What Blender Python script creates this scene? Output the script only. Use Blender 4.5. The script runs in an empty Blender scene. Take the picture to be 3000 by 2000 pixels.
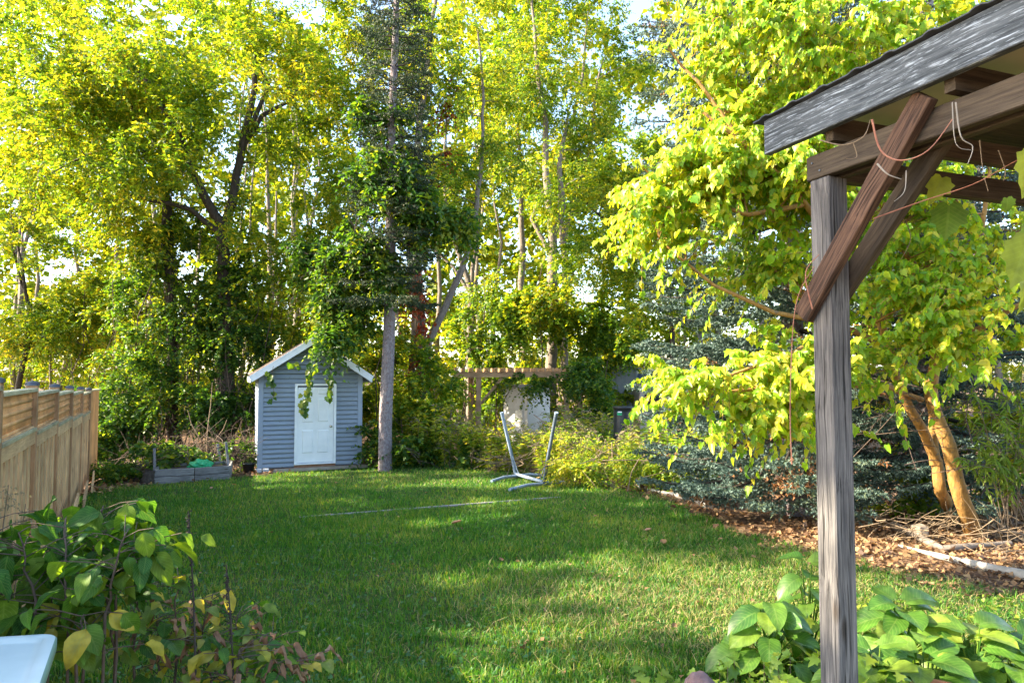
import bpy, bmesh, math, random
import numpy as np
from mathutils import Vector, Matrix, noise
R = math.radians
random.seed(7)
rng = np.random.default_rng(7)
sc = bpy.context.scene
COL = sc.collection

# ------------------------------------------------------------------ camera, light, exposure
EYE = 2.0
PITCH = math.atan(95 / 2000)
cam_d = bpy.data.cameras.new('camera'); cam = bpy.data.objects.new('camera', cam_d); COL.objects.link(cam)
cam_d.lens = 24; cam_d.sensor_width = 36; cam_d.clip_start = 0.05; cam_d.clip_end = 2000
cam.location = (0, 0, EYE); cam.rotation_euler = (math.pi / 2 + PITCH, 0, 0)
sc.camera = cam
SUN_AZ, SUN_EL = -97.0, 31.0
world = bpy.data.worlds.new("World"); sc.world = world; world.use_nodes = True
nt = world.node_tree; nt.nodes.clear()
sky = nt.nodes.new('ShaderNodeTexSky'); sky.sky_type = 'NISHITA'; sky.sun_disc = False
sky.sun_elevation = R(SUN_EL); sky.sun_rotation = R(SUN_AZ); sky.air_density = 1.0; sky.dust_density = 1.6; sky.ozone_density = 1.0
bg = nt.nodes.new('ShaderNodeBackground'); bg.inputs[1].default_value = 0.15
wo = nt.nodes.new('ShaderNodeOutputWorld'); nt.links.new(sky.outputs[0], bg.inputs[0]); nt.links.new(bg.outputs[0], wo.inputs[0])
S = Vector((math.sin(R(SUN_AZ)) * math.cos(R(SUN_EL)), math.cos(R(SUN_AZ)) * math.cos(R(SUN_EL)), math.sin(R(SUN_EL))))
sd = bpy.data.lights.new('sun', 'SUN'); sd.energy = 5.0; sd.angle = R(0.6); sd.color = (1.0, 0.86, 0.64)
sun = bpy.data.objects.new('sun', sd); COL.objects.link(sun); sun.rotation_euler = S.to_track_quat('Z', 'Y').to_euler(); sun.location = (-20, 5, 20)
vs = sc.view_settings; vs.view_transform = 'Standard'; vs.look = 'None'; vs.gamma = 1.0; vs.use_curve_mapping = False
vs.exposure = 2.5
sc.cycles.max_bounces = 10; sc.cycles.diffuse_bounces = 7; sc.cycles.transmission_bounces = 4; sc.cycles.glossy_bounces = 2
sc.cycles.transparent_max_bounces = 4; sc.cycles.use_denoising = True

# ------------------------------------------------------------------ places: a photo pixel (3000 x 2000) and a distance give a point
def P(px, py, d):
    a = (px - 1500) / 2000; c = (1000 - py) / 2000
    y = math.cos(PITCH) - c * math.sin(PITCH); z = math.sin(PITCH) + c * math.cos(PITCH)
    return Vector((a * d / y, d, EYE + z * d / y))
def gz(x, y):
    x = np.asarray(x, float); y = np.asarray(y, float)
    z = -0.03 * np.clip(y - 3.5, -2, 16) - 0.015 * np.clip(-x - 3, 0, 8) * np.clip(y / 14, 0, 1)
    z = z + 0.018 * np.sin(x * 1.3 + 0.7 * np.sin(y * .9)) * np.cos(y * 1.1 + x * .4) + 0.008 * np.sin(x * 3.1 + y * 2.3)
    return z
def gzf(x, y): return float(gz(x, y))
def G(px, py):
    d = 8.0
    lo, hi = 1.0, 200.0
    for _ in range(40):
        d = (lo + hi) / 2; p = P(px, py, d)
        if p.z > gzf(p.x, p.y): lo = d
        else: hi = d
    p.z = gzf(p.x, p.y); return p

# ------------------------------------------------------------------ objects
WM = {}
def tag(o, label=None, cat=None, group=None, kind=None):
    if label: o['label'] = label
    if cat: o['category'] = cat
    if group: o['group'] = group
    if kind: o['kind'] = kind
    return o
def link(o, parent, M):
    COL.objects.link(o)
    if parent is not None:
        o.parent = parent; o.matrix_basis = WM[parent.name].inverted() @ M
    else: o.matrix_basis = M
    WM[o.name] = M.copy()
    return o
def thing(name, label, cat, loc, group=None, rz=0.0):
    o = bpy.data.objects.new(name, None); o.empty_display_size = .2
    link(o, None, Matrix.Translation(Vector(loc)) @ Matrix.Rotation(rz, 4, 'Z'))
    return tag(o, label, cat, group)
def put(name, me, parent=None, M=None, kind=None):
    o = bpy.data.objects.new(name, me)
    link(o, parent, M if M is not None else Matrix.Identity(4))
    if kind: o['kind'] = kind
    return o
class MB:
    def __init__(s): s.v = []; s.f = []; s.n = 0
    def add(s, V, F):
        V = np.asarray(V, float).reshape(-1, 3); F = np.asarray(F, np.int64)
        if len(V) == 0: return s
        s.v.append(V); s.f.append(F + s.n); s.n += len(V); return s
    def box(s, c, h, M=None):
        V = np.array([[x, y, z] for x in (-1, 1) for y in (-1, 1) for z in (-1, 1)], float) * np.array(h) 
        if M is not None: V = V @ np.array(M.to_3x3()).T
        return s.add(V + np.array(c), BOXF)
    def tube(s, pts, rad, k=6, cap=True):
        V, F = tube(pts, rad, k); s.add(V, F)
        if cap:
            n = len(V); 
            for a, rev in ((0, True), (n - k, False)):
                c = V[a:a + k].mean(0); ids = np.arange(k)
                tri = np.stack([np.full(k, k), ids, (ids + 1) % k], 1)
                if rev: tri = tri[:, ::-1]
                s.add(np.vstack([V[a:a + k], c]), tri)
        return s
    def mesh(s, name, mat, origin=(0, 0, 0), smooth=False):
        me = bpy.data.meshes.new(name)
        if not s.v: return me
        V = np.vstack(s.v) - np.array(origin)
        me.vertices.add(len(V)); me.vertices.foreach_set('co', V.astype(np.float32).ravel())
        tot = np.concatenate([np.full(len(f), f.shape[1]) for f in s.f]); idx = np.concatenate([f.ravel() for f in s.f])
        st = np.concatenate([[0], np.cumsum(tot)[:-1]])
        me.loops.add(len(idx)); me.loops.foreach_set('vertex_index', idx.astype(np.int32))
        me.polygons.add(len(tot)); me.polygons.foreach_set('loop_start', st.astype(np.int32)); me.polygons.foreach_set('loop_total', tot.astype(np.int32))
        if smooth: me.polygons.foreach_set('use_smooth', np.ones(len(tot), bool))
        me.update(calc_edges=True)
        if mat: me.materials.append(mat)
        return me
    def build(s, name, mat, parent=None, smooth=False, kind=None, origin=None):
        if origin is None: origin = WM[parent.name].translation if parent is not None else (0, 0, 0)
        if parent is not None and WM[parent.name].to_euler().z != 0:
            Mi = np.array(WM[parent.name].inverted()); s.v = [v @ Mi[:3, :3].T + Mi[:3, 3] for v in s.v]
            return put(name, s.mesh(name, mat, (0, 0, 0), smooth), parent, WM[parent.name].copy(), kind)
        return put(name, s.mesh(name, mat, origin, smooth), parent, Matrix.Translation(Vector(origin)), kind)
BOXF = np.array([[0, 1, 3, 2], [4, 6, 7, 5], [0, 4, 5, 1], [2, 3, 7, 6], [0, 2, 6, 4], [1, 5, 7, 3]])
def tube(pts, rad, k=6):
    p = np.asarray([tuple(q) for q in pts], float); n = len(p)
    r = np.broadcast_to(np.asarray(rad, float), (n,))
    t = np.gradient(p, axis=0); t /= np.linalg.norm(t, axis=1)[:, None] + 1e-9
    ref = np.array([0, 0, 1.0]) if abs(t[0, 2]) < .9 else np.array([1.0, 0, 0])
    x = np.cross(t[0], ref); x /= np.linalg.norm(x)
    V = []; a = np.arange(k) * 2 * math.pi / k
    for i in range(n):
        x = x - t[i] * (x @ t[i]); x /= np.linalg.norm(x) + 1e-9; y = np.cross(t[i], x)
        V.append(p[i] + r[i] * (np.cos(a)[:, None] * x + np.sin(a)[:, None] * y))
    V = np.vstack(V); i = np.arange(n - 1)[:, None] * k; j = np.arange(k)[None]; j2 = (j + 1) % k
    F = np.stack([i + j, i + j2, i + k + j2, i + k + j], -1).reshape(-1, 4)
    return V, F
_pm = {}
def plank_mesh(L, w, t, mat, bev=0.0):
    key = (round(L, 3), round(w, 4), round(t, 4), mat.name, bev)
    if key in _pm: return _pm[key]
    bm = bmesh.new(); bmesh.ops.create_cube(bm, size=1)
    bmesh.ops.scale(bm, vec=(L, w, t), verts=bm.verts)
    if bev: bmesh.ops.bevel(bm, geom=bm.edges[:], offset=bev, segments=1, affect='EDGES')
    me = bpy.data.meshes.new('plank'); bm.to_mesh(me); bm.free(); me.materials.append(mat); _pm[key] = me
    return me
def frame(p0, p1, side):
    x = (Vector(p1) - Vector(p0)); L = x.length; x.normalize()
    y = Vector(side); y = (y - x * y.dot(x)).normalized(); z = x.cross(y)
    M = Matrix((x, y, z)).transposed().to_4x4(); M.translation = (Vector(p0) + Vector(p1)) / 2
    return M, L
def plank(name, p0, p1, w, t, side, mat, parent=None, bev=0.0):
    "board from p0 to p1; w wide along 'side', t thick"
    M, L = frame(p0, p1, side)
    return put(name, plank_mesh(L, w, t, mat, bev), parent, M)

# ------------------------------------------------------------------ materials
def newmat(name):
    m = bpy.data.materials.new(name); m.use_nodes = True; nt = m.node_tree; nt.nodes.clear()
    out = nt.nodes.new('ShaderNodeOutputMaterial')
    def N(t, **k):
        n = nt.nodes.new(t)
        for a, b in k.items(): setattr(n, a, b)
        return n
    return m, nt, N, out
def ramp(N, cols, pos=None):
    r = N('ShaderNodeValToRGB'); e = r.color_ramp.elements
    while len(e) < len(cols): e.new(0.5)
    for i, c in enumerate(cols):
        e[i].position = pos[i] if pos else i / (len(cols) - 1); e[i].color = (*c, 1)
    return r
def leafmat(name, cols, trans=0.5, tcol=(1.5, 1.6, .5), rough=.45, vein=False, spec=.35, patch=0.0):
    m, nt, N, out = newmat(name); L = nt.links.new
    g = N('ShaderNodeNewGeometry'); oi = N('ShaderNodeObjectInfo')
    ad = N('ShaderNodeMath', operation='ADD'); L(g.outputs['Random Per Island'], ad.inputs[0]); L(oi.outputs['Random'], ad.inputs[1])
    fr = N('ShaderNodeMath', operation='FRACT'); L(ad.outputs[0], fr.inputs[0])
    no = N('ShaderNodeTexNoise'); no.inputs['Scale'].default_value = .55; L(g.outputs['Position'], no.inputs[0])
    mx = N('ShaderNodeMath', operation='MULTIPLY_ADD'); L(no.outputs[0], mx.inputs[0]); mx.inputs[1].default_value = 1.3 if patch == 0 else 1.3 * patch; mx.inputs[2].default_value = -.65 if patch == 0 else -.65 * patch
    a2 = N('ShaderNodeMath', operation='ADD', use_clamp=True); L(fr.outputs[0], a2.inputs[0]); L(mx.outputs[0], a2.inputs[1])
    cr = ramp(N, cols); L(a2.outputs[0], cr.inputs[0]); col = cr.outputs[0]
    if vein:
        uv = N('ShaderNodeUVMap'); sp = N('ShaderNodeSeparateXYZ'); L(uv.outputs[0], sp.inputs[0])
        # side veins: wave along v bent by |u|
        ab = N('ShaderNodeMath', operation='ABSOLUTE'); su = N('ShaderNodeMath', operation='SUBTRACT'); L(sp.outputs[0], su.inputs[0]); su.inputs[1].default_value = .5; L(su.outputs[0], ab.inputs[0])
        ph = N('ShaderNodeMath', operation='MULTIPLY_ADD'); L(ab.outputs[0], ph.inputs[0]); ph.inputs[1].default_value = -.7; L(sp.outputs[1], ph.inputs[2])
        mu = N('ShaderNodeMath', operation='MULTIPLY'); L(ph.outputs[0], mu.inputs[0]); mu.inputs[1].default_value = 9.0
        pp = N('ShaderNodeMath', operation='PINGPONG'); L(mu.outputs[0], pp.inputs[0]); pp.inputs[1].default_value = .5
        c1 = N('ShaderNodeMath', operation='LESS_THAN'); L(pp.outputs[0], c1.inputs[0]); c1.inputs[1].default_value = .09
        c2 = N('ShaderNodeMath', operation='LESS_THAN'); L(ab.outputs[0], c2.inputs[0]); c2.inputs[1].default_value = .03
        mm = N('ShaderNodeMath', operation='MAXIMUM'); L(c1.outputs[0], mm.inputs[0]); L(c2.outputs[0], mm.inputs[1])
        sc_ = N('ShaderNodeMath', operation='MULTIPLY'); L(mm.outputs[0], sc_.inputs[0]); sc_.inputs[1].default_value = .2
        mc = N('ShaderNodeMixRGB'); L(sc_.outputs[0], mc.inputs[0]); L(col, mc.inputs[1]); mc.inputs[2].default_value = (.30, .38, .12, 1); col = mc.outputs[0]
        n2 = N('ShaderNodeTexNoise'); n2.inputs['Scale'].default_value = 22; L(g.outputs['Position'], n2.inputs[0])
        r2 = ramp(N, [(.75, .75, .75), (1.25, 1.2, 1.1)], [.35, .7]); L(n2.outputs[0], r2.inputs[0])
        m2 = N('ShaderNodeMixRGB', blend_type='MULTIPLY'); m2.inputs[0].default_value = 1; L(col, m2.inputs[1]); L(r2.outputs[0], m2.inputs[2]); col = m2.outputs[0]
    p = N('ShaderNodeBsdfPrincipled'); L(col, p.inputs['Base Color']); p.inputs['Roughness'].default_value = rough; p.inputs['Specular IOR Level'].default_value = spec
    t = N('ShaderNodeBsdfTranslucent'); tm = N('ShaderNodeMixRGB', blend_type='MULTIPLY'); tm.inputs[0].default_value = 1; L(col, tm.inputs[1]); tm.inputs[2].default_value = (*tcol, 1); L(tm.outputs[0], t.inputs[0])
    mix = N('ShaderNodeMixShader'); mix.inputs[0].default_value = trans; L(p.outputs[0], mix.inputs[1]); L(t.outputs[0], mix.inputs[2]); L(mix.outputs[0], out.inputs[0])
    return m
def woodmat(name, dark, light, stretch=(1.2, 22, 22), rough=.8, bump=.35, spots=None, contrast=(.3, .7), knots=True, cracks=0):
    m, nt, N, out = newmat(name); L = nt.links.new
    tc = N('ShaderNodeTexCoord'); oi = N('ShaderNodeObjectInfo')
    off = N('ShaderNodeVectorMath', operation='SCALE'); cb = N('ShaderNodeCombineXYZ')
    for i in range(3): L(oi.outputs['Random'], cb.inputs[i])
    L(cb.outputs[0], off.inputs[0]); off.inputs['Scale'].default_value = 37.0
    ad = N('ShaderNodeVectorMath', operation='ADD'); L(tc.outputs['Object'], ad.inputs[0]); L(off.outputs[0], ad.inputs[1])
    wn = N('ShaderNodeTexNoise'); wn.inputs['Scale'].default_value = 2.2; L(ad.outputs[0], wn.inputs[0])
    ws = N('ShaderNodeVectorMath', operation='SCALE'); L(wn.outputs['Color'], ws.inputs[0]); ws.inputs['Scale'].default_value = .045
    ad2 = N('ShaderNodeVectorMath', operation='ADD'); L(ad.outputs[0], ad2.inputs[0]); L(ws.outputs[0], ad2.inputs[1])
    mp = N('ShaderNodeMapping'); mp.inputs['Scale'].default_value = stretch; L(ad2.outputs[0], mp.inputs[0])
    n = N('ShaderNodeTexNoise'); n.inputs['Scale'].default_value = 3.0; n.inputs['Detail'].default_value = 8; n.inputs['Roughness'].default_value = .65; L(mp.outputs[0], n.inputs[0])
    cr = ramp(N, [dark, light], list(contrast)); L(n.outputs[0], cr.inputs[0]); col = cr.outputs[0]
    big = N('ShaderNodeTexNoise'); big.inputs['Scale'].default_value = 2.7; big.inputs['Detail'].default_value = 4; L(ad.outputs[0], big.inputs[0])
    br = ramp(N, [(.55, .55, .55), (1.2, 1.2, 1.2)], [.3, .7]); L(big.outputs[0], br.inputs[0])
    m1 = N('ShaderNodeMixRGB', blend_type='MULTIPLY'); m1.inputs[0].default_value = .8; L(col, m1.inputs[1]); L(br.outputs[0], m1.inputs[2]); col = m1.outputs[0]
    tr = ramp(N, [(.82, .82, .82), (1.15, 1.12, 1.08)]); L(oi.outputs['Random'], tr.inputs[0])
    m3 = N('ShaderNodeMixRGB', blend_type='MULTIPLY'); m3.inputs[0].default_value = 1; L(col, m3.inputs[1]); L(tr.outputs[0], m3.inputs[2]); col = m3.outputs[0]
    if knots:
        vo = N('ShaderNodeTexVoronoi'); mp2 = N('ShaderNodeMapping'); mp2.inputs['Scale'].default_value = (2.2, 7, 7); L(ad.outputs[0], mp2.inputs[0]); L(mp2.outputs[0], vo.inputs[0]); vo.inputs['Scale'].default_value = 1
        kr = ramp(N, [(.35, .28, .22), (1, 1, 1)], [.05, .14]); L(vo.outputs[0], kr.inputs[0])
        m4 = N('ShaderNodeMixRGB', blend_type='MULTIPLY'); m4.inputs[0].default_value = .9; L(col, m4.inputs[1]); L(kr.outputs[0], m4.inputs[2]); col = m4.outputs[0]
    if cracks:
        ck = N('ShaderNodeTexNoise'); ck.inputs['Scale'].default_value = 3.0; ck.inputs['Detail'].default_value = 3
        mp4 = N('ShaderNodeMapping'); mp4.inputs['Scale'].default_value = (.45, 26, 26); L(ad2.outputs[0], mp4.inputs[0]); L(mp4.outputs[0], ck.inputs[0])
        kk = ramp(N, [(.12, .11, .10), (1, 1, 1)], [cracks, cracks + .05]); L(ck.outputs[0], kk.inputs[0])
        m6 = N('ShaderNodeMixRGB', blend_type='MULTIPLY'); m6.inputs[0].default_value = .85; L(col, m6.inputs[1]); L(kk.outputs[0], m6.inputs[2]); col = m6.outputs[0]
    if spots:
        s = N('ShaderNodeTexNoise'); s.inputs['Scale'].default_value = 6; s.inputs['Detail'].default_value = 9; s.inputs['Roughness'].default_value = .7
        mp3 = N('ShaderNodeMapping'); mp3.inputs['Scale'].default_value = spots[2] if len(spots) > 2 else (.8, 3.5, 3.5); L(ad2.outputs[0], mp3.inputs[0]); L(mp3.outputs[0], s.inputs[0])
        sr = ramp(N, [(0, 0, 0), (1, 1, 1)], [spots[1], spots[1] + .12]); L(s.outputs[0], sr.inputs[0])
        m5 = N('ShaderNodeMixRGB'); L(sr.outputs[0], m5.inputs[0]); L(col, m5.inputs[1]); m5.inputs[2].default_value = (*spots[0], 1); col = m5.outputs[0]
    p = N('ShaderNodeBsdfPrincipled'); L(col, p.inputs['Base Color']); p.inputs['Roughness'].default_value = rough; p.inputs['Specular IOR Level'].default_value = .25
    b = N('ShaderNodeBump'); b.inputs['Strength'].default_value = bump; b.inputs['Distance'].default_value = .01; L(n.outputs[0], b.inputs['Height']); L(b.outputs[0], p.inputs['Normal'])
    L(p.outputs[0], out.inputs[0]); return m
def surf(name, c1, c2=None, scale=8, rough=.6, bump=.2, metal=0.0, spec=.4, stretch=(1, 1, 1), c3=None, thr=.6, bdist=.01, pos=(.3, .7), world=False):
    m, nt, N, out = newmat(name); L = nt.links.new
    tc = N('ShaderNodeTexCoord'); src = tc.outputs['Object']
    if world: gg = N('ShaderNodeNewGeometry'); src = gg.outputs['Position']
    mp = N('ShaderNodeMapping'); mp.inputs['Scale'].default_value = stretch; L(src, mp.inputs[0])
    n = N('ShaderNodeTexNoise'); n.inputs['Scale'].default_value = scale; n.inputs['Detail'].default_value = 7; n.inputs['Roughness'].default_value = .6; L(mp.outputs[0], n.inputs[0])
    cr = ramp(N, [c1, c2 or c1], list(pos)); L(n.outputs[0], cr.inputs[0]); col = cr.outputs[0]
    if c3:
        s = N('ShaderNodeTexNoise'); s.inputs['Scale'].default_value = scale * 1.7; s.inputs['Detail'].default_value = 5; L(src, s.inputs[0])
        sr = ramp(N, [(0, 0, 0), (1, 1, 1)], [thr, thr + .06]); L(s.outputs[0], sr.inputs[0])
        mx = N('ShaderNodeMixRGB'); L(sr.outputs[0], mx.inputs[0]); L(col, mx.inputs[1]); mx.inputs[2].default_value = (*c3, 1); col = mx.outputs[0]
    p = N('ShaderNodeBsdfPrincipled'); L(col, p.inputs['Base Color']); p.inputs['Roughness'].default_value = rough; p.inputs['Metallic'].default_value = metal; p.inputs['Specular IOR Level'].default_value = spec
    if bump:
        b = N('ShaderNodeBump'); b.inputs['Strength'].default_value = bump; b.inputs['Distance'].default_value = bdist; L(n.outputs[0], b.inputs['Height']); L(b.outputs[0], p.inputs['Normal'])
    L(p.outputs[0], out.inputs[0]); return m

M_ = {}
YG = [(.045, .115, .013), (.075, .165, .015), (.12, .215, .017), (.20, .27, .02), (.33, .32, .03)]
M_['elder'] = leafmat('box_elder_leaves', YG, .55, (2.7, 2.1, .6))
M_['maple'] = leafmat('far_tree_leaves', [(.035, .10, .012), (.06, .145, .014), (.09, .19, .016), (.15, .24, .02), (.27, .29, .03)], .52, (3.2, 2.2, .6))
M_['wood_far'] = leafmat('woodland_leaves', [(.08, .15, .014), (.13, .20, .016), (.20, .25, .018), (.28, .30, .02), (.40, .36, .04)], .6, (2.2, 2.0, .6))
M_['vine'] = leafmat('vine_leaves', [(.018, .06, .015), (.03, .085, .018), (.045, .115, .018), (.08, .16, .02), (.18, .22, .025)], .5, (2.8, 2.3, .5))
M_['shrub'] = leafmat('thicket_leaves', [(.045, .11, .014), (.07, .155, .016), (.11, .20, .018), (.19, .26, .022), (.32, .32, .035)], .57, (2.8, 2.2, .6))
M_['mulberry'] = leafmat('mulberry_leaves', [(.11, .24, .014), (.17, .32, .016), (.25, .38, .018), (.34, .42, .02), (.50, .45, .045)], .5, (1.9, 1.6, .5), rough=.4, patch=.5)
M_['spruce'] = leafmat('blue_spruce_needles', [(.03, .06, .048), (.05, .09, .075), (.075, .125, .105), (.11, .165, .145), (.09, .12, .06)], .2, (1, 1.1, .9), rough=.6)
M_['spruce_dk'] = leafmat('dark_spruce_needles', [(.012, .03, .014), (.02, .045, .02), (.03, .06, .025), (.05, .07, .025), (.07, .06, .03)], .2, (1.2, 1.3, .7), rough=.6)
M_['dead_needle'] = leafmat('dead_needles', [(.16, .07, .03), (.24, .11, .045), (.30, .15, .06), (.20, .10, .05)], .2, (1.2, 1, .6), rough=.8)
M_['red'] = leafmat('red_creeper_leaves', [(.13, .025, .015), (.24, .035, .018), (.34, .07, .02), (.22, .10, .03), (.10, .09, .02)], .45, (1.8, 1.2, 1))
M_['weed'] = leafmat('weed_leaves', [(.08, .17, .022), (.13, .23, .024), (.20, .28, .028), (.30, .34, .04), (.40, .37, .07)], .52, (2.3, 2.0, .6))
M_['plume'] = leafmat('weed_seed_plumes', [(.20, .16, .10), (.28, .23, .15), (.36, .30, .20), (.24, .23, .11)], .3, (1.2, 1.1, .9), rough=.9)
M_['grass'] = leafmat('grass_blades', [(.020, .095, .013), (.034, .135, .016), (.055, .175, .018), (.10, .21, .022), (.21, .25, .06)], .42, (2.4, 2.0, .6), rough=.5)
M_['clover'] = leafmat('clover_leaves', [(.022, .08, .018), (.035, .11, .024), (.05, .14, .03)], .3, (1.8, 2, .7), rough=.35)
M_['dry'] = leafmat('dry_sunlit_blades', [(.20, .18, .075), (.30, .26, .11), (.40, .34, .15), (.16, .19, .05)], .35, (1.3, 1.2, .8), rough=.8)
M_['litter'] = leafmat('leaf_litter', [(.09, .05, .03), (.17, .095, .05), (.28, .16, .075), (.38, .25, .12), (.18, .12, .085)], .25, (1.3, 1, .6), rough=.8)
M_['bigleaf'] = leafmat('lilac_leaves', [(.025, .09, .018), (.04, .125, .018), (.065, .16, .018), (.13, .21, .02)], .38, (2.2, 2.0, .5), rough=.5, spec=.2, vein=True, patch=.3)
M_['yleaf'] = leafmat('yellowing_leaves', [(.05, .13, .02), (.12, .19, .022), (.30, .30, .03), (.45, .35, .04), (.09, .15, .03)], .4, (1.6, 1.5, .6), rough=.5, vein=True, patch=.3)
M_['brownleaf'] = leafmat('withered_leaves', [(.18, .09, .05), (.28, .16, .09), (.36, .22, .14)], .25, (1.2, 1, .8), rough=.8, patch=.3)
M_['hosta'] = leafmat('hosta_leaves', [(.04, .12, .02), (.065, .16, .022), (.11, .21, .03), (.19, .26, .035)], .35, (1.7, 1.8, .5), rough=.38, vein=True, patch=.3)
M_['ivy'] = leafmat('seedling_leaves', [(.10, .19, .025), (.16, .25, .03), (.24, .30, .035)], .45, (1.6, 1.6, .5), rough=.45, patch=.3)
M_['grape'] = leafmat('grape_leaves', [(.10, .19, .03), (.15, .25, .04), (.28, .32, .04)], .45, (1.6, 1.6, .5), vein=True, patch=.3)
M_['bark_dk'] = surf('dark_bark', (.022, .017, .013), (.07, .055, .042), 9, .9, .8, stretch=(3, 3, .6), bdist=.03)
M_['bark_gr'] = surf('grey_bark', (.10, .08, .065), (.24, .20, .165), 9, .9, .8, stretch=(3, 3, .7), bdist=.03)
M_['bark_spruce'] = surf('scaly_spruce_bark', (.10, .08, .085), (.27, .24, .25), 16, .85, .9, c3=(.15, .07, .06), thr=.57, stretch=(1.4, 1.4, .9), bdist=.02)
M_['bark_or'] = surf('orange_brown_bark', (.20, .10, .025), (.40, .22, .06), 12, .85, .9, stretch=(2, 2, .6), c3=(.15, .11, .07), thr=.60, bdist=.02)
M_['twig'] = surf('bare_twigs', (.12, .085, .055), (.26, .19, .12), 20, .85, .2)
M_['twig_dk'] = surf('dark_twigs', (.05, .035, .028), (.13, .09, .065), 20, .85, .2)
M_['twig_red'] = surf('reddish_vine_stem', (.22, .08, .05), (.36, .16, .10), 20, .7, .2)
M_['cedar'] = woodmat('new_fence_lumber', (.46, .28, .14), (.70, .48, .27), bump=.15)
M_['cedar_post'] = woodmat('fence_post_lumber', (.27, .145, .07), (.46, .28, .15), bump=.2)
M_['cedar_grn'] = woodmat('treated_rail_lumber', (.36, .33, .20), (.54, .49, .33), bump=.15)
M_['cedar_lat'] = woodmat('lattice_lumber', (.46, .24, .10), (.70, .40, .18), bump=.1, knots=False)
M_['old_white'] = woodmat('flaking_painted_board', (.028, .036, .045), (.13, .15, .17), stretch=(.9, 26, 26), spots=((.36, .41, .46), .53, (1.6, 24, 24)), bump=.7, contrast=(.35, .65), knots=False)
M_['old_grey'] = woodmat('weathered_grey_post', (.05, .05, .055), (.215, .205, .20), stretch=(1.1, 34, 34), bump=.8, cracks=.36, contrast=(.34, .66))
M_['old_brown'] = woodmat('weathered_brown_timber', (.03, .016, .012), (.15, .085, .055), stretch=(1.1, 34, 34), bump=.8, cracks=.38, contrast=(.34, .66))
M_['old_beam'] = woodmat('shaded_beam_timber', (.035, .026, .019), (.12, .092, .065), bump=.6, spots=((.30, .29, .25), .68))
M_['bed_wood'] = woodmat('grey_bed_timber', (.10, .10, .10), (.30, .30, .30), bump=.6, spots=((.45, .42, .40), .62))
M_['stake'] = woodmat('grey_stake_wood', (.16, .155, .16), (.36, .34, .34), bump=.3)
M_['pergola'] = woodmat('orange_pergola_lumber', (.32, .19, .10), (.56, .36, .21), bump=.2)
M_['pallet'] = woodmat('bare_plank', (.24, .19, .13), (.42, .35, .26), bump=.3)
M_['siding'] = surf('blue_grey_vinyl_siding', (.18, .22, .275), (.24, .285, .35), 5, .5, .1, stretch=(1, 1, 8), pos=(.2, .8), c3=(.15, .175, .20), thr=.66)
M_['trim'] = surf('grey_corner_trim', (.215, .26, .33), (.24, .285, .36), 5, .5, 0)
M_['wtrim'] = surf('white_aluminium_fascia', (.60, .64, .68), (.74, .76, .79), 6, .4, .05, pos=(.25, .6))
M_['door'] = surf('white_steel_door', (.68, .71, .74), (.78, .80, .82), 4, .4, .05)
M_['shingle'] = surf('dark_asphalt_shingles', (.03, .022, .02), (.10, .075, .065), 30, .95, .6)
M_['skid'] = surf('orange_brown_sill', (.24, .12, .07), (.36, .20, .12), 9, .8, .3)
M_['skid_lt'] = woodmat('pale_treated_skid', (.26, .22, .18), (.42, .37, .31), bump=.2)
M_['chrome'] = surf('brushed_knob', (.55, .52, .46), None, 5, .25, 0, metal=1)
M_['post_cap'] = surf('black_metal_cap', (.03, .035, .05), (.05, .055, .07), 6, .35, 0, spec=.6)
M_['tubeblue'] = surf('blue_grey_powder_coat', (.15, .20, .28), (.25, .31, .40), 14, .45, .1, c3=(.34, .36, .36), thr=.66)
M_['tubedk'] = surf('dark_painted_tube', (.06, .08, .11), (.13, .16, .20), 14, .45, .1)
M_['blackpl'] = surf('black_plastic', (.012, .015, .02), (.025, .03, .038), 8, .4, 0)
M_['greenpl'] = surf('green_netting', (.01, .22, .09), (.02, .36, .15), 14, .6, .5)
M_['tablepl'] = surf('pale_green_plastic', (.42, .52, .50), (.54, .63, .62), 3, .38, .05, c3=(.30, .36, .36), thr=.72)
M_['tableedge'] = surf('green_plastic_edge', (.15, .25, .21), (.20, .31, .26), 6, .5, .05)
M_['concrete'] = surf('pale_block', (.36, .37, .38), (.52, .53, .54), 12, .9, .5)
M_['stone'] = surf('grey_brown_stone', (.12, .10, .085), (.24, .20, .165), 9, .9, .8, bdist=.02)
M_['rock_red'] = surf('reddish_rock', (.11, .065, .065), (.23, .15, .15), 11, .9, .9, bdist=.02)
M_['terracotta'] = surf('terracotta', (.36, .13, .07), (.46, .19, .11), 12, .8, .2)
M_['whitelog'] = surf('bleached_log', (.22, .20, .17), (.38, .35, .31), 7, .7, .3, stretch=(1, 1, 1), c3=(.22, .18, .14), thr=.68)
M_['whitemetal'] = surf('old_white_metal', (.62, .60, .55), (.78, .76, .72), 3, .5, .1, c3=(.35, .25, .18), thr=.68)
M_['greymetal'] = surf('grey_shed_panel', (.16, .18, .19), (.26, .28, .29), 3, .5, .1)
M_['blueroof'] = surf('blue_grey_roofing', (.09, .13, .20), (.15, .20, .30), 20, .8, .4)
M_['beige'] = surf('beige_stucco', (.32, .27, .22), (.42, .36, .29), 6, .8, .1)
M_['dark'] = surf('dark_opening', (.012, .016, .025), None, 5, .7, 0, spec=.15)
M_['rooftop'] = surf('dark_roof_panel', (.02, .024, .03), (.05, .055, .065), 5, .5, .1)
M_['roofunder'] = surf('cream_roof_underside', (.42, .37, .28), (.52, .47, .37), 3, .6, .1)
M_['web'] = surf('pale_dried_tendril', (.22, .20, .17), (.34, .31, .27), 20, .9, .1)
M_['moss'] = surf('dark_seed_spike', (.025, .02, .018), (.06, .045, .035), 30, .9, .2)

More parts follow.
